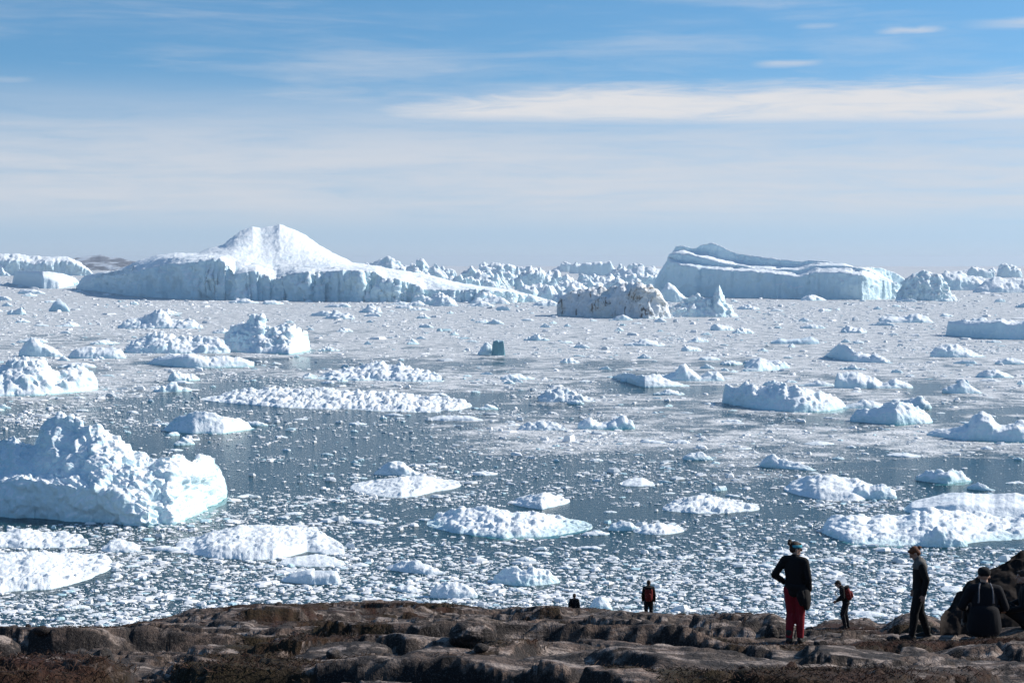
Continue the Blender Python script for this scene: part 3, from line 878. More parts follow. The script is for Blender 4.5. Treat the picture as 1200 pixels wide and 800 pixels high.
# ------------------------------------------------------------------ bergs out in the open ice
G = M_ICE
berg('foreground_iceberg', 'largest near iceberg, white with a pyramid hump and shaded flat front, at left edge',
     [(-90, 560), (-60, 530), (-30, 515), (-8, 509), (4, 513), (18, 508), (26, 519), (40, 520), (50, 500), (60, 490), (70, 484.5), (82, 488), (95, 490), (105, 498), (122, 505), (140, 510), (148, 517), (156, 527),
      (166, 529), (178, 538), (190, 537), (204, 534), (215, 535), (226, 540), (238, 531), (248, 536), (257, 546), (262, 562), (266, 586)],
     [(-90, 596), (0, 606), (60, 611), (130, 615), (175, 618), (200, 617), (225, 609), (250, 597), (265, 586)],
     cl=[(-90, 590), (-20, 575), (0, 565), (25, 560), (60, 566), (100, 573), (140, 578), (165, 592), (185, 604), (205, 606), (228, 598), (250, 584), (265, 583)],
     depth=0.62, endp=1.8, ridge=0.60, cs=0.05, tsm=.8,
     lines=[(.27, [(-90, 585), (-20, 568), (0, 556), (25, 552), (55, 556), (85, 545), (120, 545), (150, 550), (175, 562), (200, 566), (225, 560), (250, 552), (265, 577)])],
     seed=201, foot=(.74, 1, 3.2), amp=0.085, lump=0.065, lp=11, lam=0.25, flute=0.02, jag=0.02, keep=0.85, wobble=0.22, facets=0.09, backz=.7)
berg('turquoise_iceberg', 'rubbly iceberg with turquoise ice at its waterline, at the left edge above the biggest',
     [(-70, 455), (-40, 436), (-15, 432), (5, 430), (22, 424), (38, 421), (52, 423), (62, 434), (72, 436), (85, 428), (98, 427), (108, 432), (114, 444), (115, 456)],
     [(-70, 462), (0, 464), (50, 463), (115, 458)], cl=.35, depth=.55, seed=203, foot=(.38, .9, 5), amp=.10, lump=.16, lp=13, jag=.04, facets=.05)
berg('hump_iceberg', 'smooth grey fronted whaleback iceberg alone right of the turquoise one',
     [(192, 503), (200, 494), (212, 487), (228, 482), (240, 480), (252, 484), (262, 489), (278, 490), (290, 495), (298, 504)], [(192, 506), (225, 508), (262, 508), (298, 503)], cl=.42, depth=.5, seed=207, foot=(.5, 1, 3), amp=.07, lump=.06, lp=10, jag=.03, cs=.2)
berg('pyramid_floe', 'pale pyramid of ice with a long right slope near the left edge', [(22, 413), (28, 402), (36, 393), (45, 397), (56, 404), (66, 409), (74, 416)], 418, cl=.5, depth=.5, seed=211, amp=.07, lump=.06, jag=.03)
berg('low_iceberg', 'low lumpy iceberg right of the pale pyramid', [(80, 417), (90, 408), (105, 405), (118, 408), (130, 405), (142, 410), (148, 418)], 420, cl=.5, depth=.5, seed=213, amp=.09, lump=.14)
berg('peaked_iceberg', 'small white peak of ice with debris either side, below the cliffs of the snow peak', [(138, 382), (150, 374), (162, 372), (175, 368), (182, 361), (192, 363), (200, 372), (212, 376), (226, 374), (238, 382)], 385, cl=.4, depth=.5, seed=217, amp=.09, lump=.16, lp=7, jag=.05)
berg('blue_ice_chunk', 'small turquoise chunk of ice under the left cliffs', [(57, 363), (62, 355), (68, 351), (76, 354), (82, 364)], 365, cl=.6, depth=.5, seed=219, mat=M_ICE_BLUE, amp=.08, lump=.05)
berg('rubble_iceberg', 'wide rubble iceberg left of the one with the tall shaded front', [(146, 408), (155, 398), (163, 397), (175, 393), (190, 389), (205, 392), (222, 395), (240, 394), (258, 396), (270, 407)], 414, cl=.4, depth=.6, seed=223, amp=.10, lump=.20, lp=9, jag=.05)
berg('rubble_iceberg', 'tall rubbly iceberg with a steep blue shaded front in the left middle distance', [(262, 408), (268, 390), (278, 380), (288, 378), (296, 370), (303, 369), (312, 377), (324, 382), (338, 379), (350, 384), (358, 392), (364, 408)],
     [(262, 412), (300, 414), (340, 415), (364, 411)], cl=.22, depth=1.2, ridge=.6, seed=227, foot=(.6, 1, 8), amp=.11, lump=.18, lp=9, jag=.05)
berg('ice_shelf_floe', 'flat iceberg shelf with dark undercut left front, below the rubble icebergs', [(172, 427), (185, 419), (200, 416), (222, 413), (240, 417), (262, 416), (280, 419), (298, 424)], [(172, 427), (220, 431), (240, 431), (298, 430)], cl=.75, depth=.5, seed=229, foot=(.5, 1, 6), amp=.07, lump=.12, lp=8)
berg('long_floe', 'long rubble covered floe lying across the middle of the water', [(236, 470), (255, 464), (280, 459), (300, 456), (322, 454), (345, 456), (370, 455), (400, 457), (430, 458), (460, 460), (490, 465), (520, 467), (545, 470), (553, 478)],
     [(236, 472), (300, 476), (360, 479), (430, 481), (500, 484), (535, 483), (553, 480)], cl=.30, depth=0.66, ridge=0.66, seed=233, amp=.15, lump=.28, lp=9, lam=.12, jag=.08, mat=M_FLOE, cat='ice floe')
berg('thin_floe', 'thin ice sliver off the right end of the long rubble floe', [(498, 491), (512, 487), (530, 486), (552, 487), (566, 492)], 493, cl=.5, depth=.4, seed=237, lump=.2, mat=M_FLOE, cat='ice floe')
berg('rubble_floe', 'rubble floe with blue lumps above the long floe', [(372, 443), (390, 434), (408, 432), (422, 429), (436, 424), (445, 422), (455, 428), (470, 424), (480, 431), (500, 434), (520, 443)], [(372, 446), (440, 446), (520, 449)], cl=.25, depth=0.9, ridge=0.6, seed=239, amp=.12, lump=.22, lp=8, jag=.06)
berg('dark_ice_block', 'square block of dark glassy ice standing upright in pale slush', [(576, 415), (577.5, 399), (584, 398), (590, 399), (592, 415)], 416.5, cl=.92, depth=.6, cs=.1, seed=241, amp=.03, lump=0, flute=0, mat=M_ICE_DARK, jag=.01, backz=.9, cat='ice block')
berg('white_ice_chunk', 'white chunk of ice touching the left side of the dark glassy block', [(560, 413), (565, 404), (571, 401), (576, 405), (580, 414)], 416, cl=.5, depth=.6, seed=242, amp=.08)
berg('flat_floe', 'smooth flat lens shaped floe in the dark water at the centre', [(410, 574), (425, 568), (445, 562), (470, 558), (495, 557), (515, 561), (530, 564), (540, 571)], [(410, 578), (440, 582), (470, 584), (510, 578), (540, 574)], cl=.55, depth=1.15, ridge=0.75, seed=243, amp=0.16, lump=0.16, lp=7, lam=.15, mat=M_FLOE, cat='ice floe', jag=.02)
berg('lump_floe', 'white lump of ice just behind the flat lens shaped floe', [(438, 554), (448, 545), (460, 539), (470, 541), (482, 548), (493, 555)], 557, cl=.5, depth=.6, seed=247, amp=.10, lump=.2, lp=8, mat=M_FLOE, cat='ice floe')
berg('blue_shadow_floe', 'wide floe with a shaded blue hump at left and rubble front, in the lower centre', [(500, 617), (515, 604), (530, 597), (550, 594), (575, 595), (600, 600), (620, 598), (640, 604), (660, 608), (680, 612), (694, 619)], [(500, 621), (540, 627), (590, 632), (640, 629), (694, 624)], cl=.3, depth=0.85, ridge=0.66, seed=251, foot=(.25, 1, 1.8), amp=.11, lump=.25, lp=14, lam=.22, jag=.04)
berg('lumpy_floe', 'lumpy white floe above the wide blue humped floe', [(598, 590), (608, 582), (622, 578), (638, 576), (652, 580), (668, 587)], [(598, 592), (635, 597), (668, 590)], cl=.4, depth=0.9, seed=253, ridge=0.7, amp=.12, lump=.3, lp=11, mat=M_FLOE, cat='ice floe')
berg('broad_floe', 'broad flat snowy floe in the lower left with dimpled top', [(206, 646), (225, 632), (250, 622), (280, 616), (310, 614), (345, 617), (372, 620), (386, 630), (395, 640), (404, 650)], [(206, 650), (240, 655), (280, 656), (320, 655), (360, 648), (404, 656)], cl=0.75, depth=1.0, ridge=0.75, seed=257, amp=0.16, lump=0.14, lp=9, lam=0.2, mat=M_FLOE, cat='ice floe', jag=.02)
berg('thin_floe', 'thin grey floe touching the lower right of the broad snowy floe', [(328, 659), (345, 652), (370, 649), (392, 652), (404, 660)], 664, cl=.6, depth=0.9, seed=259, ridge=0.7, lump=.2, mat=M_FLOE, cat='ice floe')
berg('slab_floe', 'clean smooth white slab floe above the left rocks', [(329, 681), (340, 672), (356, 667), (376, 667), (394, 668), (400, 680)], [(329, 682), (365, 685), (400, 685)], cl=.7, depth=.6, seed=263, amp=.04, lump=.04, mat=M_FLOE, cat='ice floe', jag=.02)
berg('slush_floe', 'flat grey white floe of frozen slush in the lower left corner', [(-80, 670), (-40, 655), (0, 648), (40, 646), (80, 648), (110, 652), (128, 660), (132, 668)], [(-80, 692), (0, 695), (60, 691), (100, 682), (132, 672)], cl=.6, depth=1.0, ridge=0.78, seed=267, amp=0.16, lump=0.16, lp=10, lam=0.15, mat=M_FLOE, cat='ice floe', jag=.02)
berg('slush_floe', 'ragged slush floe under the front of the biggest near iceberg', [(-20, 634), (0, 624), (25, 619), (45, 622), (60, 629), (100, 636), (104, 641)], 642, cl=.5, depth=0.9, seed=269, ridge=0.7, amp=.14, lump=.3, mat=M_FLOE, cat='ice floe')
berg('flat_floe', 'small flat floe with a shaded left end below the biggest near iceberg', [(118, 642), (128, 634), (142, 632), (156, 635), (166, 642)], 647, cl=.5, depth=1.0, seed=271, ridge=0.75, lump=.2, mat=M_FLOE, cat='ice floe')
berg('crescent_floe', 'low two lobed iceberg alone in open water right of centre', [(677, 496), (684, 490), (692, 489), (702, 495), (712, 494), (720, 489), (730, 487), (740, 492), (744, 500)], 503, cl=.5, depth=.45, seed=273, foot=(.4, 1, 3), amp=.09, lump=.10, lp=9)
berg('peaked_iceberg', 'small sharp white peak with a low tail on its right, right of centre', [(768, 441), (780, 438), (790, 436), (797, 427), (803, 424), (811, 433), (820, 440), (830, 436), (840, 434), (849, 444)], 446.5, cl=.5, depth=.45, seed=277, amp=.08, lump=.08, lp=8)
berg('lumpy_iceberg', 'lumpy blue iceberg in front of the small sharp peak', [(718, 441), (730, 437), (742, 437), (752, 440), (766, 438), (778, 442), (790, 447), (808, 451)], [(718, 443), (755, 454), (808, 453)], cl=.5, depth=.4, seed=279, amp=.1, lump=.14, lp=9)
berg('broad_iceberg', 'broad steep fronted rubble iceberg mirrored in dark water at right', [(846, 470), (850, 450), (860, 455), (872, 449), (888, 452), (902, 447), (918, 449), (934, 454), (950, 456), (964, 460), (980, 464), (993, 476)],
     [(846, 473), (880, 478), (930, 483), (970, 482), (993, 479)], cl=.5, depth=.5, seed=281, foot=(.62, 1, 6), amp=.09, lump=.16, lp=11, facets=.05, jag=.04)
berg('blocky_iceberg', 'grey blue iceberg with a raised back, right of the broad steep one', [(996, 489), (1006, 479), (1018, 480), (1030, 475), (1045, 471), (1058, 469), (1070, 474), (1082, 480), (1093, 492)], [(996, 494), (1050, 498), (1093, 496)], cl=.5, depth=.5, seed=283, foot=(.3, .8, 3), amp=.08, lump=.12, lp=12)
berg('horned_iceberg', 'iceberg with a blunt upright horn at the right edge', [(1086, 508), (1100, 504), (1118, 500), (1134, 496), (1142, 487), (1150, 481), (1158, 484), (1165, 493), (1178, 495), (1192, 490), (1205, 494), (1225, 505), (1235, 516)],
     [(1086, 511), (1130, 516), (1180, 518), (1235, 519)], cl=.6, depth=.45, seed=287, foot=(.3, .9, 3), amp=.08, lump=.08, lp=12, facets=.05)
berg('notched_iceberg', 'two humped iceberg with a rubble tail, far right above the horned one', [(978, 446), (982, 436), (992, 435), (1004, 433), (1012, 440), (1025, 441), (1034, 450), (1050, 443), (1070, 452)], 455, cl=.5, depth=.45, seed=289, amp=.09, lump=.12, lp=9)
berg('small_iceberg', 'small dark based peak of ice right of the two humped iceberg', [(1104, 455), (1114, 450), (1124, 446), (1130, 445), (1136, 451), (1150, 459)], 461, cl=.5, depth=.4, seed=293, amp=.08, lump=.08)
berg('small_iceberg', 'small rubbly iceberg under the slab iceberg at right', [(1090, 413), (1100, 405), (1114, 401), (1124, 404), (1134, 410), (1156, 418)], 418.5, cl=.5, depth=.45, seed=297, amp=.1, lump=.14, lp=7)
berg('small_iceberg', 'low grey iceberg at the right edge below the slab iceberg', [(1166, 424), (1176, 419), (1186, 418), (1198, 422), (1206, 426)], 427, cl=.5, depth=.45, seed=299)
berg('stacked_iceberg', 'two tiered iceberg with a pale block above a dark shelf, at right', [(966, 417), (975, 409), (984, 401), (993, 403), (1000, 412), (1012, 414), (1030, 416), (1046, 424)], [(966, 418), (1000, 424), (1046, 426)], cl=.5, depth=.45, seed=301, amp=.1, lump=.14, lp=8)
berg('dark_ice_chunk', 'low dark green chunk of clear ice among pale slush at right', [(903, 400), (915, 396), (925, 398), (938, 396), (950, 393), (960, 399)], 403, cl=.6, depth=.4, seed=307, mat=M_ICE_BLUE, amp=.08, lump=.06)
berg('small_iceberg', 'small blue white iceberg above the broad steep one', [(872, 426), (882, 420), (890, 418), (900, 422), (912, 421), (922, 428)], 431, cl=.5, depth=.45, seed=311, amp=.1, lump=.12)
berg('chunk_floe', 'pale floe carrying a dark hump at left and a block at right', [(918, 573), (930, 562), (948, 557), (965, 556), (985, 558), (1010, 562), (1030, 572), (1050, 580)], [(918, 578), (960, 586), (1000, 587), (1050, 583)], cl=.35, depth=1.0, ridge=0.66, seed=313, amp=.10, lump=.16, lp=14, mat=M_FLOE, cat='ice floe')
berg('ice_boulder', 'rounded grey ice block on the right end of the pale floe', [(996, 580), (1002, 570), (1010, 566), (1020, 569), (1028, 566), (1036, 566), (1044, 572), (1051, 582)], 585, cl=.6, depth=.5, seed=317, amp=.08, lump=.05)
berg('slab_iceberg', 'large flat slab iceberg with a smooth shaded side behind the lumpy ice at right', [(1058, 596), (1068, 588), (1085, 583), (1105, 578), (1130, 577), (1160, 578), (1190, 578), (1225, 580), (1250, 600)], [(1058, 603), (1120, 610), (1250, 614)], cl=.75, depth=0.75, ridge=0.7, cs=.15, seed=319, amp=.04, lump=.05, lp=20, jag=.02)
berg('lumpy_floe', 'large floe heaped with rounded ice boulders at the right edge', [(962, 622), (970, 606), (985, 602), (1000, 606), (1025, 602), (1050, 605), (1075, 600), (1100, 598), (1130, 600), (1160, 604), (1190, 606), (1225, 604), (1260, 620)],
     [(962, 632), (1000, 640), (1060, 641), (1110, 640), (1150, 636), (1200, 634), (1260, 634)], cl=.35, depth=0.7, ridge=0.7, seed=321, foot=(.02, .5, 1.6), amp=.12, lump=0.26, lp=22, lam=.15, jag=.06)
berg('ice_boulder', 'rounded boulder of ice on the front edge of the lumpy floe', [(1078, 634), (1086, 622), (1098, 616), (1112, 617), (1124, 624), (1134, 638)], 641, cl=.65, depth=.6, seed=323, amp=.08, lump=.06)
berg('turquoise_floe', 'low floe with turquoise edge above the slab at right', [(1073, 558), (1085, 551), (1100, 552), (1115, 550), (1128, 553), (1138, 562)], [(1073, 563), (1110, 567), (1138, 564)], cl=.5, depth=.4, seed=327, foot=(.3, 1, 3), amp=.1, lump=.2, lp=10)
berg('low_iceberg', 'low tapering iceberg above the pale floe with the block', [(890, 544), (898, 535), (905, 530), (915, 537), (930, 542), (945, 545), (957, 551)], [(890, 547), (957, 552)], cl=.5, depth=.4, seed=329, amp=.1, lump=.12)
berg('small_floe', 'small lumpy white floe right of the centre, above the dark lead', [(800, 536), (808, 530), (818, 529), (828, 532), (836, 537)], 539, cl=.5, depth=.5, seed=331, lump=.2, cat='ice floe')
berg('small_floe', 'flat pale floe in the open lead right of centre', [(727, 565), (738, 560), (752, 559), (768, 566)], 570, cl=.5, depth=1.2, seed=333, ridge=0.85, lump=.2, mat=M_FLOE, cat='ice floe')
berg('mushroom_floe', 'dome shaped white floe beside a wider flat one, lower centre right', [(712, 620), (718, 612), (728, 609), (740, 612), (748, 619)], 622, cl=.5, depth=.5, seed=337, amp=.06, lump=.08, cat='ice floe')
berg('flat_floe', 'wide flat floe right of the dome shaped one', [(742, 622), (756, 614), (775, 612), (792, 616), (802, 622)], [(742, 625), (772, 627), (802, 624)], cl=.5, depth=1.0, seed=339, ridge=0.7, lump=.25, mat=M_FLOE, cat='ice floe')
berg('rubble_floe', 'rubbly floe at the right centre behind the woman, in two patches', [(776, 598), (790, 588), (810, 580), (830, 579), (850, 586), (870, 590), (890, 597)], [(776, 600), (830, 602), (890, 600)], cl=.3, depth=0.9, seed=341, ridge=0.66, amp=.14, lump=.35, lp=11, mat=M_FLOE, cat='ice floe')
berg('shore_floe', 'white lump of ice just beyond the rocks left of centre', [(504, 694), (512, 684), (525, 680), (540, 682), (552, 687), (560, 697)], 701, cl=.5, depth=.6, seed=343, amp=.1, lump=.16, lp=12, mat=M_FLOE, cat='ice floe')
berg('shore_floe', 'pale blue floe with peaks above the rocks at centre', [(576, 681), (588, 668), (600, 664), (614, 667), (628, 664), (644, 668), (656, 680)], [(576, 684), (615, 687), (656, 684)], cl=.35, depth=.5, seed=347, amp=.12, lump=.2, lp=12, cat='ice floe')
berg('shore_floe', 'low three lobed floe between the white lump and the broad snowy floe', [(452, 665), (465, 658), (480, 657), (488, 654), (498, 660), (512, 666), (522, 672)], [(452, 668), (490, 672), (522, 674)], cl=.4, depth=.5, seed=349, amp=.12, lump=.2, lp=11, mat=M_FLOE, cat='ice floe')
berg('wedge_floe', 'tilted white wedge of ice standing behind the rocks left of the lone red backpack', [(690, 712), (696, 700), (704, 697), (712, 702), (718, 713)], 716, cl=.4, depth=.7, seed=351, amp=.03, lump=0, jag=.01)
berg('rubble_floe', 'small cluster of ice on dark water in the centre, left lump shaded', [(630, 465), (640, 456), (655, 453), (668, 456), (682, 461), (698, 468)], 471, cl=.35, depth=.5, seed=353, amp=.12, lump=.3, lp=8, mat=M_FLOE, cat='ice floe')
berg('rubble_floe', 'scattered flat rubble floe left of the low two lobed iceberg', [(607, 502), (620, 495), (636, 492), (650, 493), (662, 499)], 504, cl=.35, depth=.5, seed=357, amp=.12, lump=.3, lp=8, mat=M_FLOE, cat='ice floe')
berg('small_iceberg', 'two small grey lumps of ice under the slab of the far right skyline', [(1030, 374), (1042, 370), (1060, 371), (1075, 366), (1088, 372), (1094, 377)], 378, cl=.5, depth=.4, seed=359, amp=.1, lump=.14)

# ------------------------------------------------------------------ small bergs and floes: a few shapes each, copied one by one
def local_lump(name, seed, W_, D_, H_, cl, lump, mat, n=26, amp=.12):
    rg = random.Random(seed)
    u = np.linspace(0, 1, n)
    prof = np.interp(u, [0, rg.uniform(.1, .25), rg.uniform(.3, .6), rg.uniform(.65, .85), 1], [.15, rg.uniform(.4, .9), 1, rg.uniform(.35, .85), .1])
    prof = prof * (.75 + .5 * fbm(u * 6, 0 * u + seed, octs=3, seed=seed))
    sh = np.clip(end_shape(u, 2.2) * (.8 + .5 * (fbm(u * 4, 0 * u, octs=3, seed=seed + 1) - .3)), .03, 1.2)
    D = D_ * sh
    P0 = np.stack([(u - .5) * W_, -D / 2], -1)
    DIR = np.stack([0 * u, 0 * u + 1], -1)
    zr = prof * H_; zc = zr * cl
    o = np.ones(n); b = -0.15 * H_ - 0.1
    secs = np.stack([np.stack([-.01 * o, b * o], -1), np.stack([0 * o, 0 * o], -1), np.stack([.1 * o, zc], -1), np.stack([.55 * o, zr], -1),
                     np.stack([.8 * o, zr * .55], -1), np.stack([o, b * o], -1)], 1)
    P = loft(P0, DIR, D, secs, [1, 5, 7, 5, 4], amp * H_, .3 * W_, lump * H_, W_ * .18, seed, .05 * H_, .4)
    me = mesh_np(name, P.reshape(-1, 3), grid_quads(P.shape[0], n), True)
    me.materials.append(mat)
    return me


GROWLERS = [local_lump('growler', 400 + i, 1.0, .5, .17 + .05 * (i % 4), .5, .14, M_ICE, 30) for i in range(12)]
FLOES = [local_lump('ice_floe', 450 + i, 1.0, .75, .09 + .03 * (i % 3), .7, .22, M_FLOE, 26) for i in range(12)]


def clear_of_bergs(x, y, pad=1.0):
    for cx, cy, hw, hd, a in BERGS:
        dx, dy = x - cx, y - cy
        lx = dx * math.cos(a) - dy * math.sin(a); ly = dx * math.sin(a) + dy * math.cos(a)
        if (lx / (hw * pad)) ** 2 + (ly / (hd * pad + .5)) ** 2 < 1:
            return False
    return True


def scatter(name, shapes, count, label, group, cat, size, yr, seed, bias):
    rg = random.Random(seed)
    done = 0
    tries = 0
    put = []
    while done < count and tries < count * 60:
        tries += 1
        py = yr[0] + (yr[1] - yr[0]) * rg.random() ** bias
        px = rg.uniform(-60, 1260)
        w = size(py, rg)
        if rg.random() > cover(PIECE, np.array([px]), np.array([py]))[0] * 1.1:
            continue
        x, y = water_at(px, py)
        if not clear_of_bergs(x, y, 1.12):
            continue
        r = math.hypot(x, y)
        wm = w * r / F
        if any((x - a) ** 2 + (y - b) ** 2 < (0.5 * (wm + c)) ** 2 for a, b, c in put):
            continue
        put.append((x, y, wm))
        o = link(name, rg.choice(shapes), loc=(x, y, 0), rotz=rg.uniform(-.7, .7) + (math.pi if rg.random() < .5 else 0))
        o.scale = (wm * rg.uniform(.8, 1.2), wm * rg.uniform(.7, 1.25), wm * rg.uniform(.75, 1.2))
        tag(o, label, cat, group)
        BERGS.append((x, y, wm * .45, wm * .3, 0))
        done += 1


BITS = [local_lump('bergy_bit', 480 + i, 1.0, .6, .16 + .035 * (i % 4), .35, .34, M_ICE, 44, .17) for i in range(12)]
scatter('bergy_bit', BITS, 70, 'low rubbly heap of broken ice among the pale slush of the middle distance', 'low rubbly heaps of broken ice', 'bergy bit',
        lambda py, rg: rg.uniform(18, 46) * (.75 + (py - 345) / 300), (345, 478), 507, 1.1)
scatter('growler', GROWLERS, 270, 'small lump of glacier ice adrift among the brash ice', 'small lumps of glacier ice adrift', 'growler',
        lambda py, rg: min(max(5, 7 * math.exp(rg.gauss(.45, .5))), 38) * (0.8 if py < 360 else 1), (332, 590), 501, 1.45)
scatter('ice_floe', FLOES, 210, 'small flat white floe drifting among the brash ice', 'small flat floes among the brash ice', 'ice floe',
        lambda py, rg: min(9 * math.exp(rg.gauss(.55, .4)), 40), (430, 735), 503, .8)


# ------------------------------------------------------------------ brash ice: tens of thousands of fragments nobody could count
def build_brash():
    rng = np.random.default_rng(7)
    M = 240000
    px = rng.uniform(-200, 1400, M); py = 322 + (738 - 322) * rng.random(M)
    x, y = water_at(px, py)
    r = np.hypot(x, y)
    p = cover(PIECE, px, py)
    pat = patchy(x, y)
    p = np.clip(p * 1.15 - 0.12 + (pat - .5) * 3.2 * (1 - .55 * sstep(.6, 1, p)), 0.03, 1)
    keep = rng.random(M) < p * 0.60
    x, y, r, py, p = x[keep], y[keep], r[keep], py[keep], p[keep]
    n = len(x)
    # rafts of fragments herded together by wind and current
    rc = 85
    rpx = rng.uniform(-60, 1260, rc); rpy = 352 + 250 * rng.random(rc) ** 1.25
    rwx = rng.uniform(14, 62, rc); rwy = rwx * rng.uniform(.10, .22, rc)
    cnt = (rwx * rwy * .55).astype(int) + 6
    ids = np.repeat(np.arange(rc), cnt)
    ang = rng.uniform(0, 6.283, len(ids)); rad = np.sqrt(rng.random(len(ids))) * (0.75 + .5 * rng.random(len(ids)))
    px1 = rpx[ids] + np.cos(ang) * rad * rwx[ids]; py1 = rpy[ids] + np.sin(ang) * rad * rwy[ids]
    x1, y1 = water_at(px1, py1)
    x, y, py = np.concatenate([x, x1]), np.concatenate([y, y1]), np.concatenate([py, py1])
    r = np.hypot(x, y)
    n = len(x)
    # the finest crumbs drift everywhere between the larger fragments
    M2 = 90000
    px2 = rng.uniform(-150, 1350, M2); py2 = 340 + 396 * rng.random(M2)
    x2, y2 = water_at(px2, py2)
    p2 = np.clip(.52 + (patchy(x2, y2) - .5) * 2.2, .12, 1)
    k2 = rng.random(M2) < p2
    n2 = int(k2.sum())
    x, y = np.concatenate([x, x2[k2]]), np.concatenate([y, y2[k2]])
    r, py = np.hypot(x, y), np.concatenate([py, py2[k2]])
    med = np.interp(py[:n], [320, 360, 420, 520, 620, 735], [2.4, 2.8, 3.1, 3.5, 4.6, 5.6])
    s = np.clip(0.74 * med * np.exp(rng.normal(0, .62, n)), 1.15, 22)
    s = np.concatenate([s, rng.uniform(1.1, 2.4, n2) * np.interp(py[n:], [340, 735], [.8, 1.25])])
    w = s * r / F
    n = len(x)
    ok = np.ones(n, bool)
    for cx, cy, hw, hd, a in BERGS:
        dx, dy = x - cx, y - cy
        lx = dx * math.cos(a) - dy * math.sin(a); ly = dx * math.sin(a) + dy * math.cos(a)
        ok &= (lx / hw) ** 2 + (ly / (hd + .2)) ** 2 > 1
    x, y, w, s = x[ok], y[ok], w[ok], s[ok]
    n = len(x)
    V, FQ, FT = [], [], []
    off = 0
    small = s < 4.6
    tiny = s < 2.7
    for sel, k in ((tiny, 4), (small & ~tiny, 5), (~small, 7)):
        m = int(sel.sum())
        xs, ys, ws = x[sel], y[sel], w[sel]
        ang = (np.arange(k) / k * 2 * np.pi)[None, :] + rng.uniform(0, 6.28, (m, 1)) + rng.uniform(-.3, .3, (m, k))
        rad = rng.uniform(.62, 1.15, (m, k)) * .5
        asp = rng.uniform(.5, 1.0, (m, 1)); rot = rng.normal(0, .5, (m, 1))
        ux, uy = np.cos(ang) * rad, np.sin(ang) * rad * asp
        ux, uy = ux * np.cos(rot) - uy * np.sin(rot), ux * np.sin(rot) + uy * np.cos(rot)
        h = ws * rng.uniform(.045, .15, m) * np.where(rng.random(m) < .12, 2.2, 1)
        tx, ty = rng.uniform(-.5, .5, (m, 1)), rng.uniform(-.5, .5, (m, 1))
        rings = []
        for q, (sc, zz) in enumerate(((.96, -.25), (1.0, .3), (.72, 1.0))[{7: 0, 5: 1, 4: 2}[k]:]):
            vx = xs[:, None] + ux * sc * ws[:, None]; vy = ys[:, None] + uy * sc * ws[:, None]
            base = zz if k == 7 else (-.1, .9)[q] if k == 5 else -.05
            vz = h[:, None] * (base + (1.0 if base > 0 else 0.0) * (rng.uniform(-.22, .22, (m, k)) + tx * ux + ty * uy))
            rings.append(np.stack([vx, vy, vz], -1))
        cz = h * rng.uniform(.8, 1.5, m) * (1.5 if k == 4 else 1)
        cen = np.stack([xs + ws * rng.uniform(-.12, .12, m), ys + ws * rng.uniform(-.12, .12, m), cz], -1)[:, None]
        vv = np.concatenate(rings + [cen], 1)
        nv = vv.shape[1]
        V.append(vv.reshape(-1, 3))
        j = np.arange(k); j1 = (j + 1) % k
        st = (off + np.arange(m) * nv)[:, None, None]
        for a in range(len(rings) - 1):
            FQ.append((np.stack([a * k + j, a * k + j1, (a + 1) * k + j1, (a + 1) * k + j], -1)[None] + st).reshape(-1, 4))
        a = len(rings) - 1
        FT.append((np.stack([a * k + j, a * k + j1, np.full(k, nv - 1)], -1)[None] + st).reshape(-1, 3))
        off += m * nv
    me = mesh_np('brash_ice', np.concatenate(V), [np.concatenate(FQ), np.concatenate(FT)], False)
    tag(link('brash_ice', me, M_BRASH), 'countless small white ice fragments floating on the dark water', kind='stuff')
    print('brash pieces', n, 'faces', len(me.polygons))


build_brash()


# ------------------------------------------------------------------ rocks on the shore
def rock_mesh(name, seed, size, planes=7, sub=5):
    bm = bmesh.new()
    bmesh.ops.create_icosphere(bm, subdivisions=sub, radius=1.0)
    me = bpy.data.meshes.new(name)
    bm.to_mesh(me); bm.free()
    n = len(me.vertices)
    co = np.empty(n * 3, np.float32); me.vertices.foreach_get('co', co); co = co.reshape(-1, 3).astype(float)
    rng = np.random.default_rng(seed)
    nrm = co.copy()
    for _ in range(planes):
        d = rng.normal(size=3); d /= np.linalg.norm(d)
        lim = rng.uniform(.62, .92)
        t = co @ d
        co -= np.maximum(t - lim, 0)[:, None] * d * .9
    dsp = (fbm(co[:, 0] * 1.3, co[:, 1] * 1.3, co[:, 2] * 1.3, 6, seed) - .5) * .38 + (fbm(co[:, 0] * 3, co[:, 1] * 3, co[:, 2] * 3, 4, seed + 9, ridged=True) - .6) * .10
    co += nrm * dsp[:, None]
    co *= np.array(size)[None] * .5
    me.vertices.foreach_set('co', co.astype(np.float32).ravel())
    me.update()
    me.polygons.foreach_set('use_smooth', np.ones(len(me.polygons), bool))
    return me


def rock_at(name, label, x0, x1, ytop, ybot, d, deep, seed, mat=None, rot=0.0, planes=6, cat='boulder', sink=.25):
    cx = (x0 + x1) / 2
    gx, gy, _ = spot(cx, ybot, d)
    gz = float(ground(np.array([gx]), np.array([gy]))[0][0])
    w = (x1 - x0) * d / F; h = (ybot - ytop) * d / F
    o = link(name, rock_mesh(name, seed, (w * 1.1, deep, h * (1.05 + 2 * sink)), planes), mat or M_ROCK, loc=(gx, gy, gz + h * .5 - h * sink), rotz=rot)
    tag(o, label, cat)
    return o


M_ROCK_DARK = plain('shaded_lichened_rock', (0.016, 0.011, 0.009), .9, .8, 2.5, 0.8, .2)  # dark lichen plus the shade of the near face, both in the colour


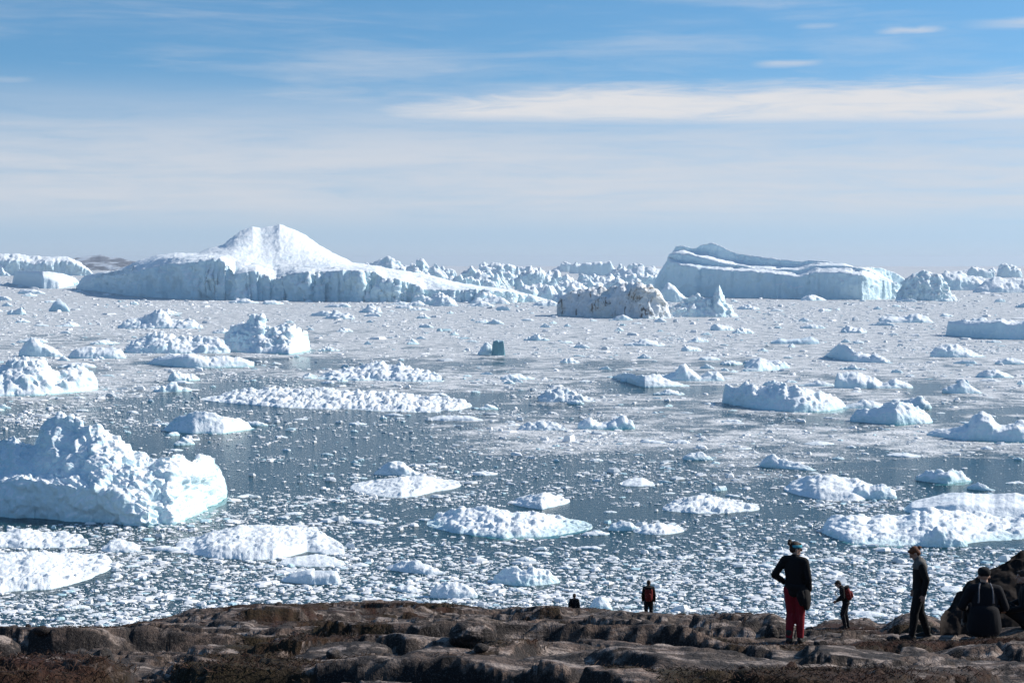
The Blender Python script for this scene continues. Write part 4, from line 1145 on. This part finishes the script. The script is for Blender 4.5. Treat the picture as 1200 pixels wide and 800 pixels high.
def crag(name, label, sil, ybase, d, depth, seed):
    """a rock with the photo's outline, standing at distance d"""
    sil = np.array(sil, float)
    n = 150
    px = np.linspace(sil[0, 0], sil[-1, 0], n)
    top = np.interp(px, sil[:, 0], sil[:, 1])
    kx = (px - 600) / F
    P0 = np.stack([kx * d, 0 * px + d], -1)
    DIR = np.stack([kx, 0 * px + 1], -1)
    DIR /= np.linalg.norm(DIR, axis=1, keepdims=True)
    D = depth * np.clip(end_shape(np.linspace(0, 1, n), 2.5), .15, 1)
    zt = CAM_H - drop_at(top, d + .5 * D)
    zb = CAM_H - drop_at(np.full(n, ybase), np.full(n, d)) - .25
    zt = np.maximum(zt, zb + .05)
    o = np.ones(n)
    secs = np.stack([np.stack([-.05 * o, zb - .4], -1), np.stack([0 * o, zb], -1), np.stack([.22 * o, zb + (zt - zb) * .62], -1), np.stack([.5 * o, zt], -1),
                     np.stack([.75 * o, zb + (zt - zb) * .7], -1), np.stack([o, zb - .4], -1)], 1)
    c0 = np.array([P0[n // 2, 0], d, float(zb.mean())])
    secs[..., 1] -= c0[2]
    P = loft(P0 - c0[None, :2], DIR, D, secs, [3, 40, 35, 20, 10], .07, .6, .03, .4, seed, 0, .8, facets=.05)
    me = mesh_np(name, P.reshape(-1, 3), grid_quads(P.shape[0], n), True)
    o = link(name, me, M_ROCK_DARK, loc=tuple(c0))
    tag(o, label, 'rock')
    return o


crag('outcrop', 'big black jagged rock behind the seated person, sloping up towards the right edge', [(1107, 722), (1116, 710), (1126, 694), (1142, 681), (1160, 672), (1176, 661), (1188, 654), (1210, 652), (1260, 650), (1320, 690)], 742, 31.0, 2.2, 603)
crag('rock_spur', 'dark upper rock rising beyond the black jagged one at the right edge', [(1176, 690), (1183, 662), (1190, 650), (1200, 643), (1225, 636), (1270, 640), (1320, 700)], 738, 33.0, 2.0, 605)
rock_at('boulder', 'rounded grey boulder standing up from the heath, lower left of centre', 472, 520, 752, 792, 20.5, .5, 607)
rock_at('boulder', 'smaller rounded dark boulder left of the rounded grey one', 440, 478, 746, 778, 21.5, .5, 611)
rock_at('boulder', 'pale tilted slab of rock beside the dark hollow, lower left', 312, 348, 757, 782, 21, .5, 613, rot=.4)
rock_at('boulder', 'long pale grey rock block near the bottom edge, left of centre', 528, 580, 776, 800, 19.5, .6, 617)
rock_at('boulder', 'brown boulder beside the red trousered woman', 898, 925, 727, 752, 28.0, .5, 619)
rock_at('boulder', 'rounded stone at the bottom right corner', 1140, 1195, 782, 806, 18.5, .6, 621)
rock_at('boulder', 'dark rock in the bottom left corner', -30, 26, 774, 812, 18, .6, 623)
stones = [rock_mesh('stone', 640 + i, (1, .8, .55), 6, 3) for i in range(6)]
rs = random.Random(77)
for i in range(70):
    d = rs.uniform(15.5, 55)
    px = rs.uniform(-20, 1220)
    x = (px - 600) / F * d
    z = float(ground(np.array([x]), np.array([d]))[0][0])
    s = rs.uniform(.07, .26)
    o = link('stone', rs.choice(stones), M_ROCK, loc=(x, d, z + s * .12), rotz=rs.uniform(0, 6.28))
    o.scale = (s, s, s)
    tag(o, 'small loose stone lying on the rock ledges', 'stone', 'loose stones on the rock ledges')


def build_heath():
    rng = np.random.default_rng(15)
    n = 75000
    d = np.exp(rng.uniform(math.log(13.5), math.log(66), n))
    px = rng.uniform(-80, 1280, n)
    x = (px - 600) / F * d
    z, h = ground(x, d)
    z2, _ = ground(x, d + .25)
    keep = (h > .52 + rng.normal(0, .08, n)) & (np.abs(z2 - z) < .22)
    for k, (a, b, dd, rad) in STAND.items():
        gx, gy, _ = spot(a, b, dd)
        keep &= ~((np.abs(x - gx) < .5) & (d > gy - 3.5) & (d < gy + .4))
    x, d, z = x[keep], d[keep], z[keep]
    n = len(x)
    B = 4
    cx = np.repeat(x, B) + rng.normal(0, .06, n * B); cy = np.repeat(d, B) + rng.normal(0, .05, n * B); cz = np.repeat(z, B)
    hh = rng.uniform(.006, .024, n * B) * np.repeat(rng.uniform(.6, 1.35, n), B)
    a = rng.uniform(0, 6.28, n * B); wd = rng.uniform(.002, .0055, n * B)
    lx, ly = rng.normal(0, .035, n * B), rng.normal(0, .035, n * B)
    v0 = np.stack([cx - np.cos(a) * wd, cy - np.sin(a) * wd, cz - .02], -1)
    v1 = np.stack([cx + np.cos(a) * wd, cy + np.sin(a) * wd, cz - .02], -1)
    v2 = np.stack([cx + lx + np.cos(a) * wd, cy + ly + np.sin(a) * wd, cz + hh], -1)
    v3 = np.stack([cx + lx * 1.4, cy + ly * 1.4, cz + hh * 1.3], -1)
    V = np.stack([v0, v1, v2, v3], 1).reshape(-1, 3)
    q = (np.arange(n * B) * 4)[:, None] + np.arange(4)[None]
    m, N, b = new_mat('heath')
    geo = N.node('ShaderNodeNewGeometry')
    c = N.mix(geo.outputs['Random Per Island'], (0.030, 0.012, 0.007), (0.046, 0.031, 0.012))
    c = N.mix(N.ss(N.noise(geo.outputs['Position'], .6, 4), .45, .6), c, (0.055, 0.020, 0.010))
    N.put(b.inputs['Base Color'], c)
    b.inputs['Roughness'].default_value = .9
    me = mesh_np('heath', V, q, False)
    tag(link('heath', me, m), 'low brown and rust coloured heath growing in the rock hollows', kind='stuff')
    print('heath blades', n * B)


build_heath()

# ------------------------------------------------------------------ people
M_SKIN = plain('skin', (0.42, 0.26, 0.19), .6, .12, 20)
M_BLACK = plain('black_cloth', (0.008, 0.0075, 0.008), .95, .3, 60, .1)
M_NAVY = plain('navy_cloth', (0.007, 0.0075, 0.010), .95, .3, 60, .1)
M_CHAR = plain('charcoal_cloth', (0.010, 0.0095, 0.010), .95, .3, 60, .1)
M_RED = plain('red_cloth', (0.19, 0.009, 0.017), .9, .25, 40, .15)
M_PACK = plain('red_pack_cloth', (0.15, 0.012, 0.010), .8, .25, 40, .3)
M_TEAL = plain('teal_cloth', (0.06, 0.34, 0.42), .85, .2, 60, .2)
M_YOKE = plain('grey_yoke', (0.10, 0.093, 0.086), .9, .5, 45, .3)
M_HAIR = plain('dark_brown_hair', (0.035, 0.022, 0.015), .7, .4, 80, .4)
M_GINGER = plain('ginger_hair', (0.13, 0.045, 0.018), .7, .4, 80, .4)
M_BOOT = plain('boot_leather', (0.02, 0.018, 0.016), .7, .3, 40, .2)
M_GLASS = plain('dark_lens', (0.01, 0.01, 0.012), .2, .1, 10, 0, .5)
M_EYE = plain('eye', (0.06, 0.05, 0.045), .3, .1, 10)
M_STRAP = plain('grey_strap', (0.12, 0.12, 0.13), .8, .2, 50)


class Shell:
    """collects closed tubes and ellipsoids; a voxel remesh fuses them into one continuous surface"""
    def __init__(self):
        self.v, self.f = [], []
        self.n = 0

    def add(self, V, Fq):
        self.v.append(np.asarray(V, float)); self.f.append(np.asarray(Fq) + self.n); self.n += len(V)

    def tube(self, path, rad, side=(1, 0, 0), flat=1.0, k=12, caps=4):
        """rad: radius along the side direction at each path point; flat: the other radius as a share (number or list)"""
        P = np.array(path, float); rad = np.array(rad, float)
        fl = np.full(len(P), flat, float) if np.isscalar(flat) else np.array(flat, float)
        t = np.linspace(0, len(P) - 1, (len(P) - 1) * 5 + 1)
        idx = np.arange(len(P))
        # smooth the path a little between its joints
        Q = np.stack([np.interp(t, idx, P[:, i]) for i in range(3)], -1)
        rr = np.interp(t, idx, rad); ff = np.interp(t, idx, fl)
        for _ in range(2):
            Q[1:-1] = (Q[:-2] + 2 * Q[1:-1] + Q[2:]) / 4
            rr[1:-1] = (rr[:-2] + 2 * rr[1:-1] + rr[2:]) / 4
        T = np.gradient(Q, axis=0); T /= np.maximum(np.linalg.norm(T, axis=1, keepdims=True), 1e-9)
        # rounded ends
        th = np.linspace(0, math.pi / 2, caps + 1)[1:]
        pre = [(Q[0] - T[0] * rr[0] * min(1, ff[0]) * math.sin(a) * .8, T[0], rr[0] * max(math.cos(a), .05), ff[0]) for a in th[::-1]]
        post = [(Q[-1] + T[-1] * rr[-1] * min(1, ff[-1]) * math.sin(a) * .8, T[-1], rr[-1] * max(math.cos(a), .05), ff[-1]) for a in th]
        rings = pre + list(zip(Q, T, rr, ff)) + post
        S0 = np.array(side, float)
        V = []
        for q, tt, r, f in rings:
            s = S0 - tt * (S0 @ tt)
            if np.linalg.norm(s) < 1e-3:
                s = np.array([0, 1, 0]) - tt * tt[1]
            s /= np.linalg.norm(s); c = np.cross(tt, s)
            a = np.arange(k) / k * 2 * np.pi
            V.append(q + np.outer(np.cos(a), s) * r + np.outer(np.sin(a), c) * r * f)
        m = len(rings)
        V = np.concatenate(V + [[rings[0][0]], [rings[-1][0]]])
        q = grid_quads(m, k, wrap=True)
        self.add(V, q)
        j = np.arange(k)
        self.f.append(np.stack([np.full(k, m * k), (j + 1) % k, j, j], -1) + self.n - len(V))
        self.f.append(np.stack([np.full(k, m * k + 1), (m - 1) * k + j, (m - 1) * k + (j + 1) % k, (m - 1) * k + (j + 1) % k], -1) + self.n - len(V))

    def ell(self, c, r, M=None, k=16, m=10, p=1.0):
        th = np.linspace(-math.pi / 2, math.pi / 2, m)
        a = np.arange(k) / k * 2 * np.pi
        sg = lambda v: np.sign(v) * np.abs(v) ** p
        V = np.stack([np.outer(sg(np.cos(th)), sg(np.cos(a))) * r[0], np.outer(sg(np.cos(th)), sg(np.sin(a))) * r[1], np.outer(sg(np.sin(th)), np.ones(k)) * r[2]], -1).reshape(-1, 3)
        V = V + np.array(c)
        if M is not None:
            V = V @ np.array(M.to_3x3()).T + np.array(M.translation)
        self.add(V, grid_quads(m, k, wrap=True))

    def mesh(self, name):
        me = bpy.data.meshes.new(name)
        V = np.concatenate(self.v)
        F4 = np.concatenate(self.f)
        faces = [tuple(dict.fromkeys(int(i) for i in f)) for f in F4]
        me.from_pydata([tuple(v) for v in V], [], [f for f in faces if len(f) > 2])
        return me

    def obj(self, name, mat, parent, voxel=.012, smooth=3, **kw):
        o = link(name, self.mesh(name), mat, parent, **kw)
        r = o.modifiers.new('fuse', 'REMESH'); r.mode = 'VOXEL'; r.voxel_size = voxel; r.use_smooth_shade = True
        if smooth:
            s = o.modifiers.new('soften', 'SMOOTH'); s.factor = .5; s.iterations = smooth
        return o


def rotx(p, pivot, a):
    c, s = math.cos(a), math.sin(a)
    y, z = p[1] - pivot[1], p[2] - pivot[2]
    return (p[0], pivot[1] + y * c + z * s, pivot[2] - y * s + z * c)      # positive a leans forward (+y)


STANDING = dict(pelvis=(0, 0, .93), waist=(0, .0, 1.06), chest=(0, -.01, 1.26), top=(0, -.02, 1.40), neck=(0, .0, 1.48), head=(0, .03, 1.585),
                sL=(-.175, -.02, 1.385), eL=(-.235, -.05, 1.11), wL=(-.235, .02, .86), sR=(.175, -.02, 1.385), eR=(.235, -.05, 1.11), wR=(.235, .02, .86),
                hL=(-.09, 0, .90), kL=(-.10, .02, .49), aL=(-.105, -.02, .09), tL=(-.12, .16, .03), hR=(.09, 0, .90), kR=(.10, .02, .49), aR=(.105, -.02, .09), tR=(.12, .16, .03),
                lean=0.0, nod=0.0, turn=0.0)


def person(label, loc, yaw, scale=1.0, pose=None, jacket=M_BLACK, trousers=M_BLACK, hair=M_HAIR, extra=None, slim=1.0, boots=True):
    j = dict(STANDING); j.update(pose or {})
    if j['lean']:
        for k in ('waist', 'chest', 'top', 'neck', 'head', 'sL', 'eL', 'wL', 'sR', 'eR', 'wR'):
            if k not in (pose or {}).get('fixed', ()):
                j[k] = rotx(j[k], j['pelvis'], j['lean'] * (.6 if k == 'waist' else 1))
    root = bpy.data.objects.new('person', None)
    COL.objects.link(root)
    root.location = loc; root.rotation_euler = (0, 0, -yaw); root.scale = (scale,) * 3
    tag(root, label, 'person')
    V3 = lambda k: np.array(j[k])

    def torso(S, g, low=0.0):
        P = [V3('pelvis') + (V3('pelvis') - V3('waist')) * low, V3('pelvis'), V3('waist'), V3('chest'), V3('top') + [0, 0, .0]]
        S.tube(P, [.13 * slim + g, .155 * slim + g, .138 * slim + g, .165 * slim + g, .135 * slim + g], flat=[.8, .76, .76, .70, .62], k=18)
        S.tube([V3('sL'), V3('top'), V3('sR')], [.055 + g, .07 + g, .055 + g], side=(0, 1, 0), flat=1.0)

    def arms(S, g, hand=False):
        for s in 'LR':
            S.tube([V3('s' + s), V3('e' + s)], [.052 + g, .042 + g])
            S.tube([V3('e' + s), V3('w' + s)], [.041 + g, .029 + g])

    def legs(S, g, cut=1.0):
        for s in 'LR':
            S.tube([V3('h' + s), V3('k' + s)], [.092 * slim + g, .062 + g])
            an = V3('k' + s) + (V3('a' + s) - V3('k' + s)) * cut
            S.tube([V3('k' + s), (V3('k' + s) * .65 + an * .35) + [0, -.012, 0], an], [.060 + g, .058 + g, .040 + g])
    # body: one continuous surface
    S = Shell()
    torso(S, 0); arms(S, 0); legs(S, 0)
    S.tube([V3('top'), V3('neck'), V3('head') - [0, .02, .05]], [.062, .052, .05])
    for s in 'LR':
        S.tube([V3('a' + s) - [0, .045, .04], V3('a' + s) * .4 + V3('t' + s) * .6, V3('t' + s)], [.036, .038, .03], flat=.8)
    hm = Matrix.Translation(Vector(j['head'])) @ Euler((-j['nod'], 0, -j['turn']), 'XYZ').to_matrix().to_4x4()
    hm = Matrix.Translation(Vector(j['head'])) @ Matrix.Rotation(-j['turn'], 4, 'Z') @ Matrix.Rotation(-j['nod'], 4, 'X')
    S.ell((0, -.012, .025), (.074, .092, .088), hm)
    S.ell((0, .022, -.045), (.056, .066, .068), hm)
    S.ell((0, .075, -.088), (.022, .020, .018), hm)                                   # chin
    S.tube([hm @ Vector((0, .080, .018)), hm @ Vector((0, .108, -.022))], [.010, .016], k=8)   # nose
    S.ell((0, .082, -.055), (.024, .014, .008), hm)                                   # lips
    S.ell((0, .080, .034), (.052, .016, .010), hm)                                    # brow
    for sx in (-1, 1):
        S.ell((sx * .076, -.008, -.012), (.010, .022, .034), hm)                      # ears
    for s, sg in (('L', -1), ('R', 1)):
        w = V3('w' + s); e = V3('e' + s)
        d = (w - e) / np.linalg.norm(w - e)
        side = np.array([0, 1.0, 0]); side = side - d * (side @ d); side /= max(np.linalg.norm(side), 1e-6)
        palm_n = np.cross(d, side) * sg
        S.tube([w - d * .01, w + d * .045, w + d * .085], [.026, .040, .038], side=side, flat=.42, k=10)
        for q, (o_, ln) in enumerate(((.027, .072), (.009, .080), (-.010, .074), (-.027, .058))):
            b0 = w + d * .085 + side * o_
            m1 = b0 + d * ln * .5 + side * o_ * .12
            S.tube([b0 - d * .02, m1, m1 + (d * .8 - palm_n * .55) * ln * .5], [.0105, .0095, .008], k=8, caps=2)
        t0 = w + d * .03 + side * .034
        S.tube([t0 - side * .015, t0 + side * .022 + d * .03, t0 + side * .024 + d * .062 - palm_n * .012], [.014, .0115, .009], k=8, caps=2)
    S.obj('body', M_SKIN, root, voxel=.0085, smooth=2)
    # clothes
    S = Shell(); torso(S, .022, .55); arms(S, .02)
    S.tube([V3('top'), V3('neck') - [0, 0, .015]], [.085, .070])
    S.obj('jacket', jacket, root, voxel=.013)
    S = Shell(); legs(S, .020, .98)
    S.tube([V3('pelvis') + (V3('waist') - V3('pelvis')) * .5, V3('pelvis'), (V3('hL') + V3('hR')) / 2 - [0, 0, .03]], [.150 * slim, .168 * slim, .13], flat=[.78, .80, .85], k=18)
    S.obj('trousers', trousers, root, voxel=.013)
    for s in 'LR':
        S = Shell()
        a = V3('a' + s); t = V3('t' + s)
        S.tube([a + [0, 0, .10], a], [.056, .052])
        S.tube([a - [0, .050, .045], a * .45 + t * .55 - [0, 0, .0], t + [0, .02, .005]], [.044, .049, .040], flat=.85)
        S.ell(tuple((a + t) / 2 - [0, 0, .050]), (.050, .140, .018), None, p=.6)
        S.obj('boot', M_BOOT, root, voxel=.011)
    for sx in (-1, 1):
        S = Shell(); S.ell((sx * .030, .082, .008), (.012, .008, .008), hm, 10, 6)
        link('eye', S.mesh('eye'), M_EYE, root)
    if hair is not None:
        S = Shell()
        S.ell((0, -.022, .042), (.084, .098, .086), hm)
        S.ell((0, -.055, -.01), (.074, .055, .070), hm)
        S.ell((0, .055, .088), (.055, .035, .022), hm)
        h = S.obj('hair', hair, root, voxel=.010, smooth=1)
    if extra:
        extra(root, j, hm)
    return root


def backpack(label, proot, scale, c, size, lean=0.0, mat=M_PACK):
    """worn on the back of a person; its own thing"""
    root = bpy.data.objects.new('backpack', None)
    COL.objects.link(root)
    root.location = proot.location + (proot.matrix_basis.to_3x3() @ Vector(c))
    root.rotation_euler = (-lean, 0, proot.rotation_euler[2])
    root.rotation_mode = 'XYZ'
    root.matrix_basis = Matrix.Translation(root.location) @ Matrix.Rotation(proot.rotation_euler[2], 4, 'Z') @ Matrix.Rotation(-lean, 4, 'X') @ Matrix.Scale(scale, 4)
    tag(root, label, 'backpack')
    w, d, h = size
    S = Shell(); S.ell((0, 0, 0), (w / 2, d / 2, h / 2), None, 20, 14, .55); S.obj('bag', mat, root, voxel=.013)
    S = Shell(); S.ell((0, -d * .5, -h * .14), (w * .36, d * .22, h * .24), None, 16, 12, .6); S.obj('front_pocket', mat, root, voxel=.013)
    S = Shell(); S.ell((0, -d * .08, h * .46), (w * .48, d * .5, h * .10), None, 16, 12, .7); S.obj('lid', M_BLACK, root, voxel=.013)
    for sx in (-1, 1):
        S = Shell(); S.tube([(sx * w * .27, d * .35, h * .42), (sx * w * .36, d * .9, h * .52), (sx * w * .40, d * 1.75, h * .30), (sx * w * .44, d * 1.5, -h * .05), (sx * w * .46, d * .4, -h * .32)], [.028] * 5, flat=.35)
        S.obj('shoulder_strap', M_CHAR, root, voxel=.011)
    return root


def at_spot(key):
    a, b, d, _ = STAND[key]
    return spot(a, b, d)


def woman_extra(root, j, hm):
    S = Shell(); S.ell((-.02, -.115, .105), (.042, .040, .045), hm); S.ell((.01, -.135, .075), (.030, .030, .035), hm)
    S.obj('hair_bun', M_HAIR, root, voxel=.010, smooth=1)
    a = np.linspace(0, 2 * np.pi, 25)
    S = Shell(); S.tube([hm @ Vector((.082 * math.sin(t), -.006 + .097 * math.cos(t), .048 + .010 * math.cos(t))) for t in a], [.028] * 25, side=(0, 0, 1), flat=.40, k=10)
    S.obj('headband', M_TEAL, root, voxel=.009, smooth=1)
    S = Shell()
    for sx in (-1, 1):
        S.ell((sx * .034, .094, .004), (.028, .010, .020), hm)
        S.tube([hm @ Vector((sx * .060, .085, .010)), hm @ Vector((sx * .080, .0, .008))], [.006, .006], k=6)
    S.tube([hm @ Vector((-.02, .099, .010)), hm @ Vector((.02, .099, .010))], [.006, .006], k=6)
    S.obj('sunglasses', M_GLASS, root, voxel=.006, smooth=1)
    # a dark jacket tied round the hips, hanging on her right side
    S = Shell()
    S.tube([(.13, .10, 1.02), (.185, .04, .90), (.21, .03, .74), (.205, .04, .60)], [.09, .125, .135, .10], side=(0, 1, 0), flat=.42, k=14)
    S.tube([(-.12, -.10, .98), (.02, -.145, .96), (.15, -.08, .94), (.19, .06, .93)], [.035, .05, .07, .06], side=(0, 0, 1), flat=.5)
    S.tube([(.10, -.10, .93), (.13, -.11, .80), (.16, -.08, .66)], [.06, .075, .05], flat=.4)
    S.obj('tied_jacket', M_BLACK, root, voxel=.012)


x, y, z = at_spot('woman')
woman = person('person in black jacket, red trousers and teal headband, sunglasses on, looking right', (x, y, z), R(28), 1.0,
               dict(sL=(-.18, -.02, 1.39), eL=(-.33, -.10, 1.13), wL=(-.20, .05, 1.00), eR=(.24, -.03, 1.12), wR=(.22, .10, .90),
                    kL=(-.08, .05, .49), aL=(-.075, -.06, .09), tL=(-.09, .12, .03), kR=(.08, .06, .49), aR=(.085, .05, .09), tR=(.11, .23, .03),
                    turn=R(52), nod=R(8)), M_BLACK, M_RED, M_HAIR, woman_extra, slim=1.0)


def looker_extra(root, j, hm):
    S = Shell(); S.ell((0, -.125, .035), (.030, .045, .034), hm); S.tube([hm @ Vector((0, -.10, .04)), hm @ Vector((0, -.17, .02))], [.018, .008]); S.obj('ponytail', M_GINGER, root, voxel=.009, smooth=1)
    S = Shell()
    tp = np.array(j['top']); ch = np.array(j['chest'])
    S.tube([np.array(j['sL']), tp + [0, 0, .005], np.array(j['sR'])], [.083, .098, .083], side=(0, 1, 0))
    S.tube([tp * .55 + ch * .45, tp], [.196, .165], flat=[.72, .66], k=18)
    S.tube([tp, np.array(j['neck'])], [.094, .076])
    S.obj('yoke', M_YOKE, root, voxel=.012)


x, y, z = at_spot('looker')
looker = person('person with short ginger hair in dark sweater with pale yoke, looking down at the rock', (x, y, z), R(-82), 0.99,
                dict(head=(0, .075, 1.565), neck=(0, .025, 1.47), nod=R(38), lean=R(2), kL=(-.09, .10, .50), aL=(-.10, .14, .09), tL=(-.12, .32, .03), kR=(.09, -.02, .49), aR=(.10, -.16, .09), tR=(.12, .02, .03),
                     eL=(-.225, -.10, 1.12), wL=(-.21, -.05, .86), eR=(.22, -.06, 1.12), wR=(.20, .06, .88)),
                M_CHAR, M_BLACK, M_GINGER, looker_extra, slim=1.0)

x, y, z = at_spot('walker')
walker = person('small distant person in dark clothes bending forward, facing left on the grassy mound', (x, y, z), R(-80), 0.95,
                dict(lean=R(19), nod=R(42), head=(0, .06, 1.57), kL=(-.09, .12, .50), aL=(-.10, .02, .09), tL=(-.12, .20, .03), kR=(.09, .02, .49), aR=(.10, -.08, .09), tR=(.12, .10, .03),
                     eL=(-.24, .04, 1.12), wL=(-.12, .28, 1.06), eR=(.24, .04, 1.12), wR=(.12, .28, 1.02)), M_BLACK, M_NAVY, M_HAIR)
backpack('small red backpack on the bent over distant person', walker, .95, (0, -.05, 1.20), (.32, .24, .46), R(19))

x, y, z = at_spot('far')
far = person('person standing alone with back turned on the rock crest, carrying a red backpack', (x, y, z), R(4), 0.97, dict(nod=R(5)), M_BLACK, M_BLACK, M_HAIR)
backpack('tall red backpack on the lone standing person seen from behind', far, .97, (0, -.20, 1.16), (.32, .22, .58))

x, y, z = at_spot('peeker')
person('tiny dark head and shoulders of someone standing beyond the crest of the rocks', (x, y, z), R(10), 0.95, dict(), M_NAVY, M_NAVY, M_HAIR)

SIT = dict(pelvis=(0, 0, .16), waist=(0, .00, .30), chest=(0, .01, .52), top=(0, .02, .67), neck=(0, .04, .745), head=(0, .07, .85),
           sL=(-.19, .02, .655), eL=(-.30, .06, .40), wL=(-.22, .30, .32), sR=(.19, .02, .655), eR=(.30, .06, .40), wR=(.22, .30, .32),
           hL=(-.10, .02, .15), kL=(-.15, .42, .40), aL=(-.16, .66, .06), tL=(-.17, .84, .02), hR=(.10, .02, .15), kR=(.15, .42, .40), aR=(.16, .66, .06), tR=(.17, .84, .02))


def sitter_extra(root, j, hm):
    S = Shell(); S.ell((0, -.01, .055), (.093, .108, .075), hm, p=.85); S.tube([hm @ Vector((-.05, .10, .035)), hm @ Vector((0, .135, .03)), hm @ Vector((.05, .10, .035))], [.03, .04, .03], side=(0, 1, 0), flat=.3)
    S.obj('cap', M_CHAR, root, voxel=.010)
    for sx in (-1, 1):
        S = Shell(); S.tube([(sx * .07, -.03, .765), (sx * .095, -.115, .70), (sx * .10, -.155, .60), (sx * .105, -.16, .50)], [.016] * 4, flat=.4, k=8)
        S.obj('shoulder_strap', M_STRAP, root, voxel=.010, smooth=1)
    S = Shell(); S.tube([(0, .0, .10), (0, -.02, .20), (0, -.02, .36)], [.25, .24, .21], flat=[.7, .7, .75], k=18); S.obj('coat_skirt', M_NAVY, root, voxel=.016)


x, y, z = at_spot('sitter')
person('person in dark navy jacket and cap seated with back turned below the big dark rock', (x, y, z), R(8), 1.22, SIT, M_NAVY, M_NAVY, None, sitter_extra, slim=1.02)
x, y, z = at_spot('edge')
person('person in dark clothes seated at the right edge, only the face catching light', (x, y, z), R(-75), 1.08, dict(SIT, nod=R(5)), M_BLACK, M_BLACK, M_HAIR)


# ------------------------------------------------------------------ thin sea haze over the whole scene
def build_haze():
    bm = bmesh.new()
    bmesh.ops.create_cube(bm, size=1.0)
    me = bpy.data.meshes.new('haze')
    for v in bm.verts:
        v.co = (v.co.x * 54000, v.co.y * 54000, -60 + (v.co.z + .5) * 205)
    bm.to_mesh(me); bm.free()
    m = bpy.data.materials.new('haze')
    m.use_nodes = True
    t = m.node_tree
    t.nodes.clear()
    N = NT(t)
    v = N.node('ShaderNodeVolumePrincipled', {'Color': (0.78, 0.87, 1.0, 1), 'Density': 3.0e-5, 'Anisotropy': 0.2})
    out = N.node('ShaderNodeOutputMaterial')
    t.links.new(v.outputs[0], out.inputs['Volume'])
    tag(link('haze', me, m), 'thin pale haze over the far ice', kind='stuff')


build_haze()
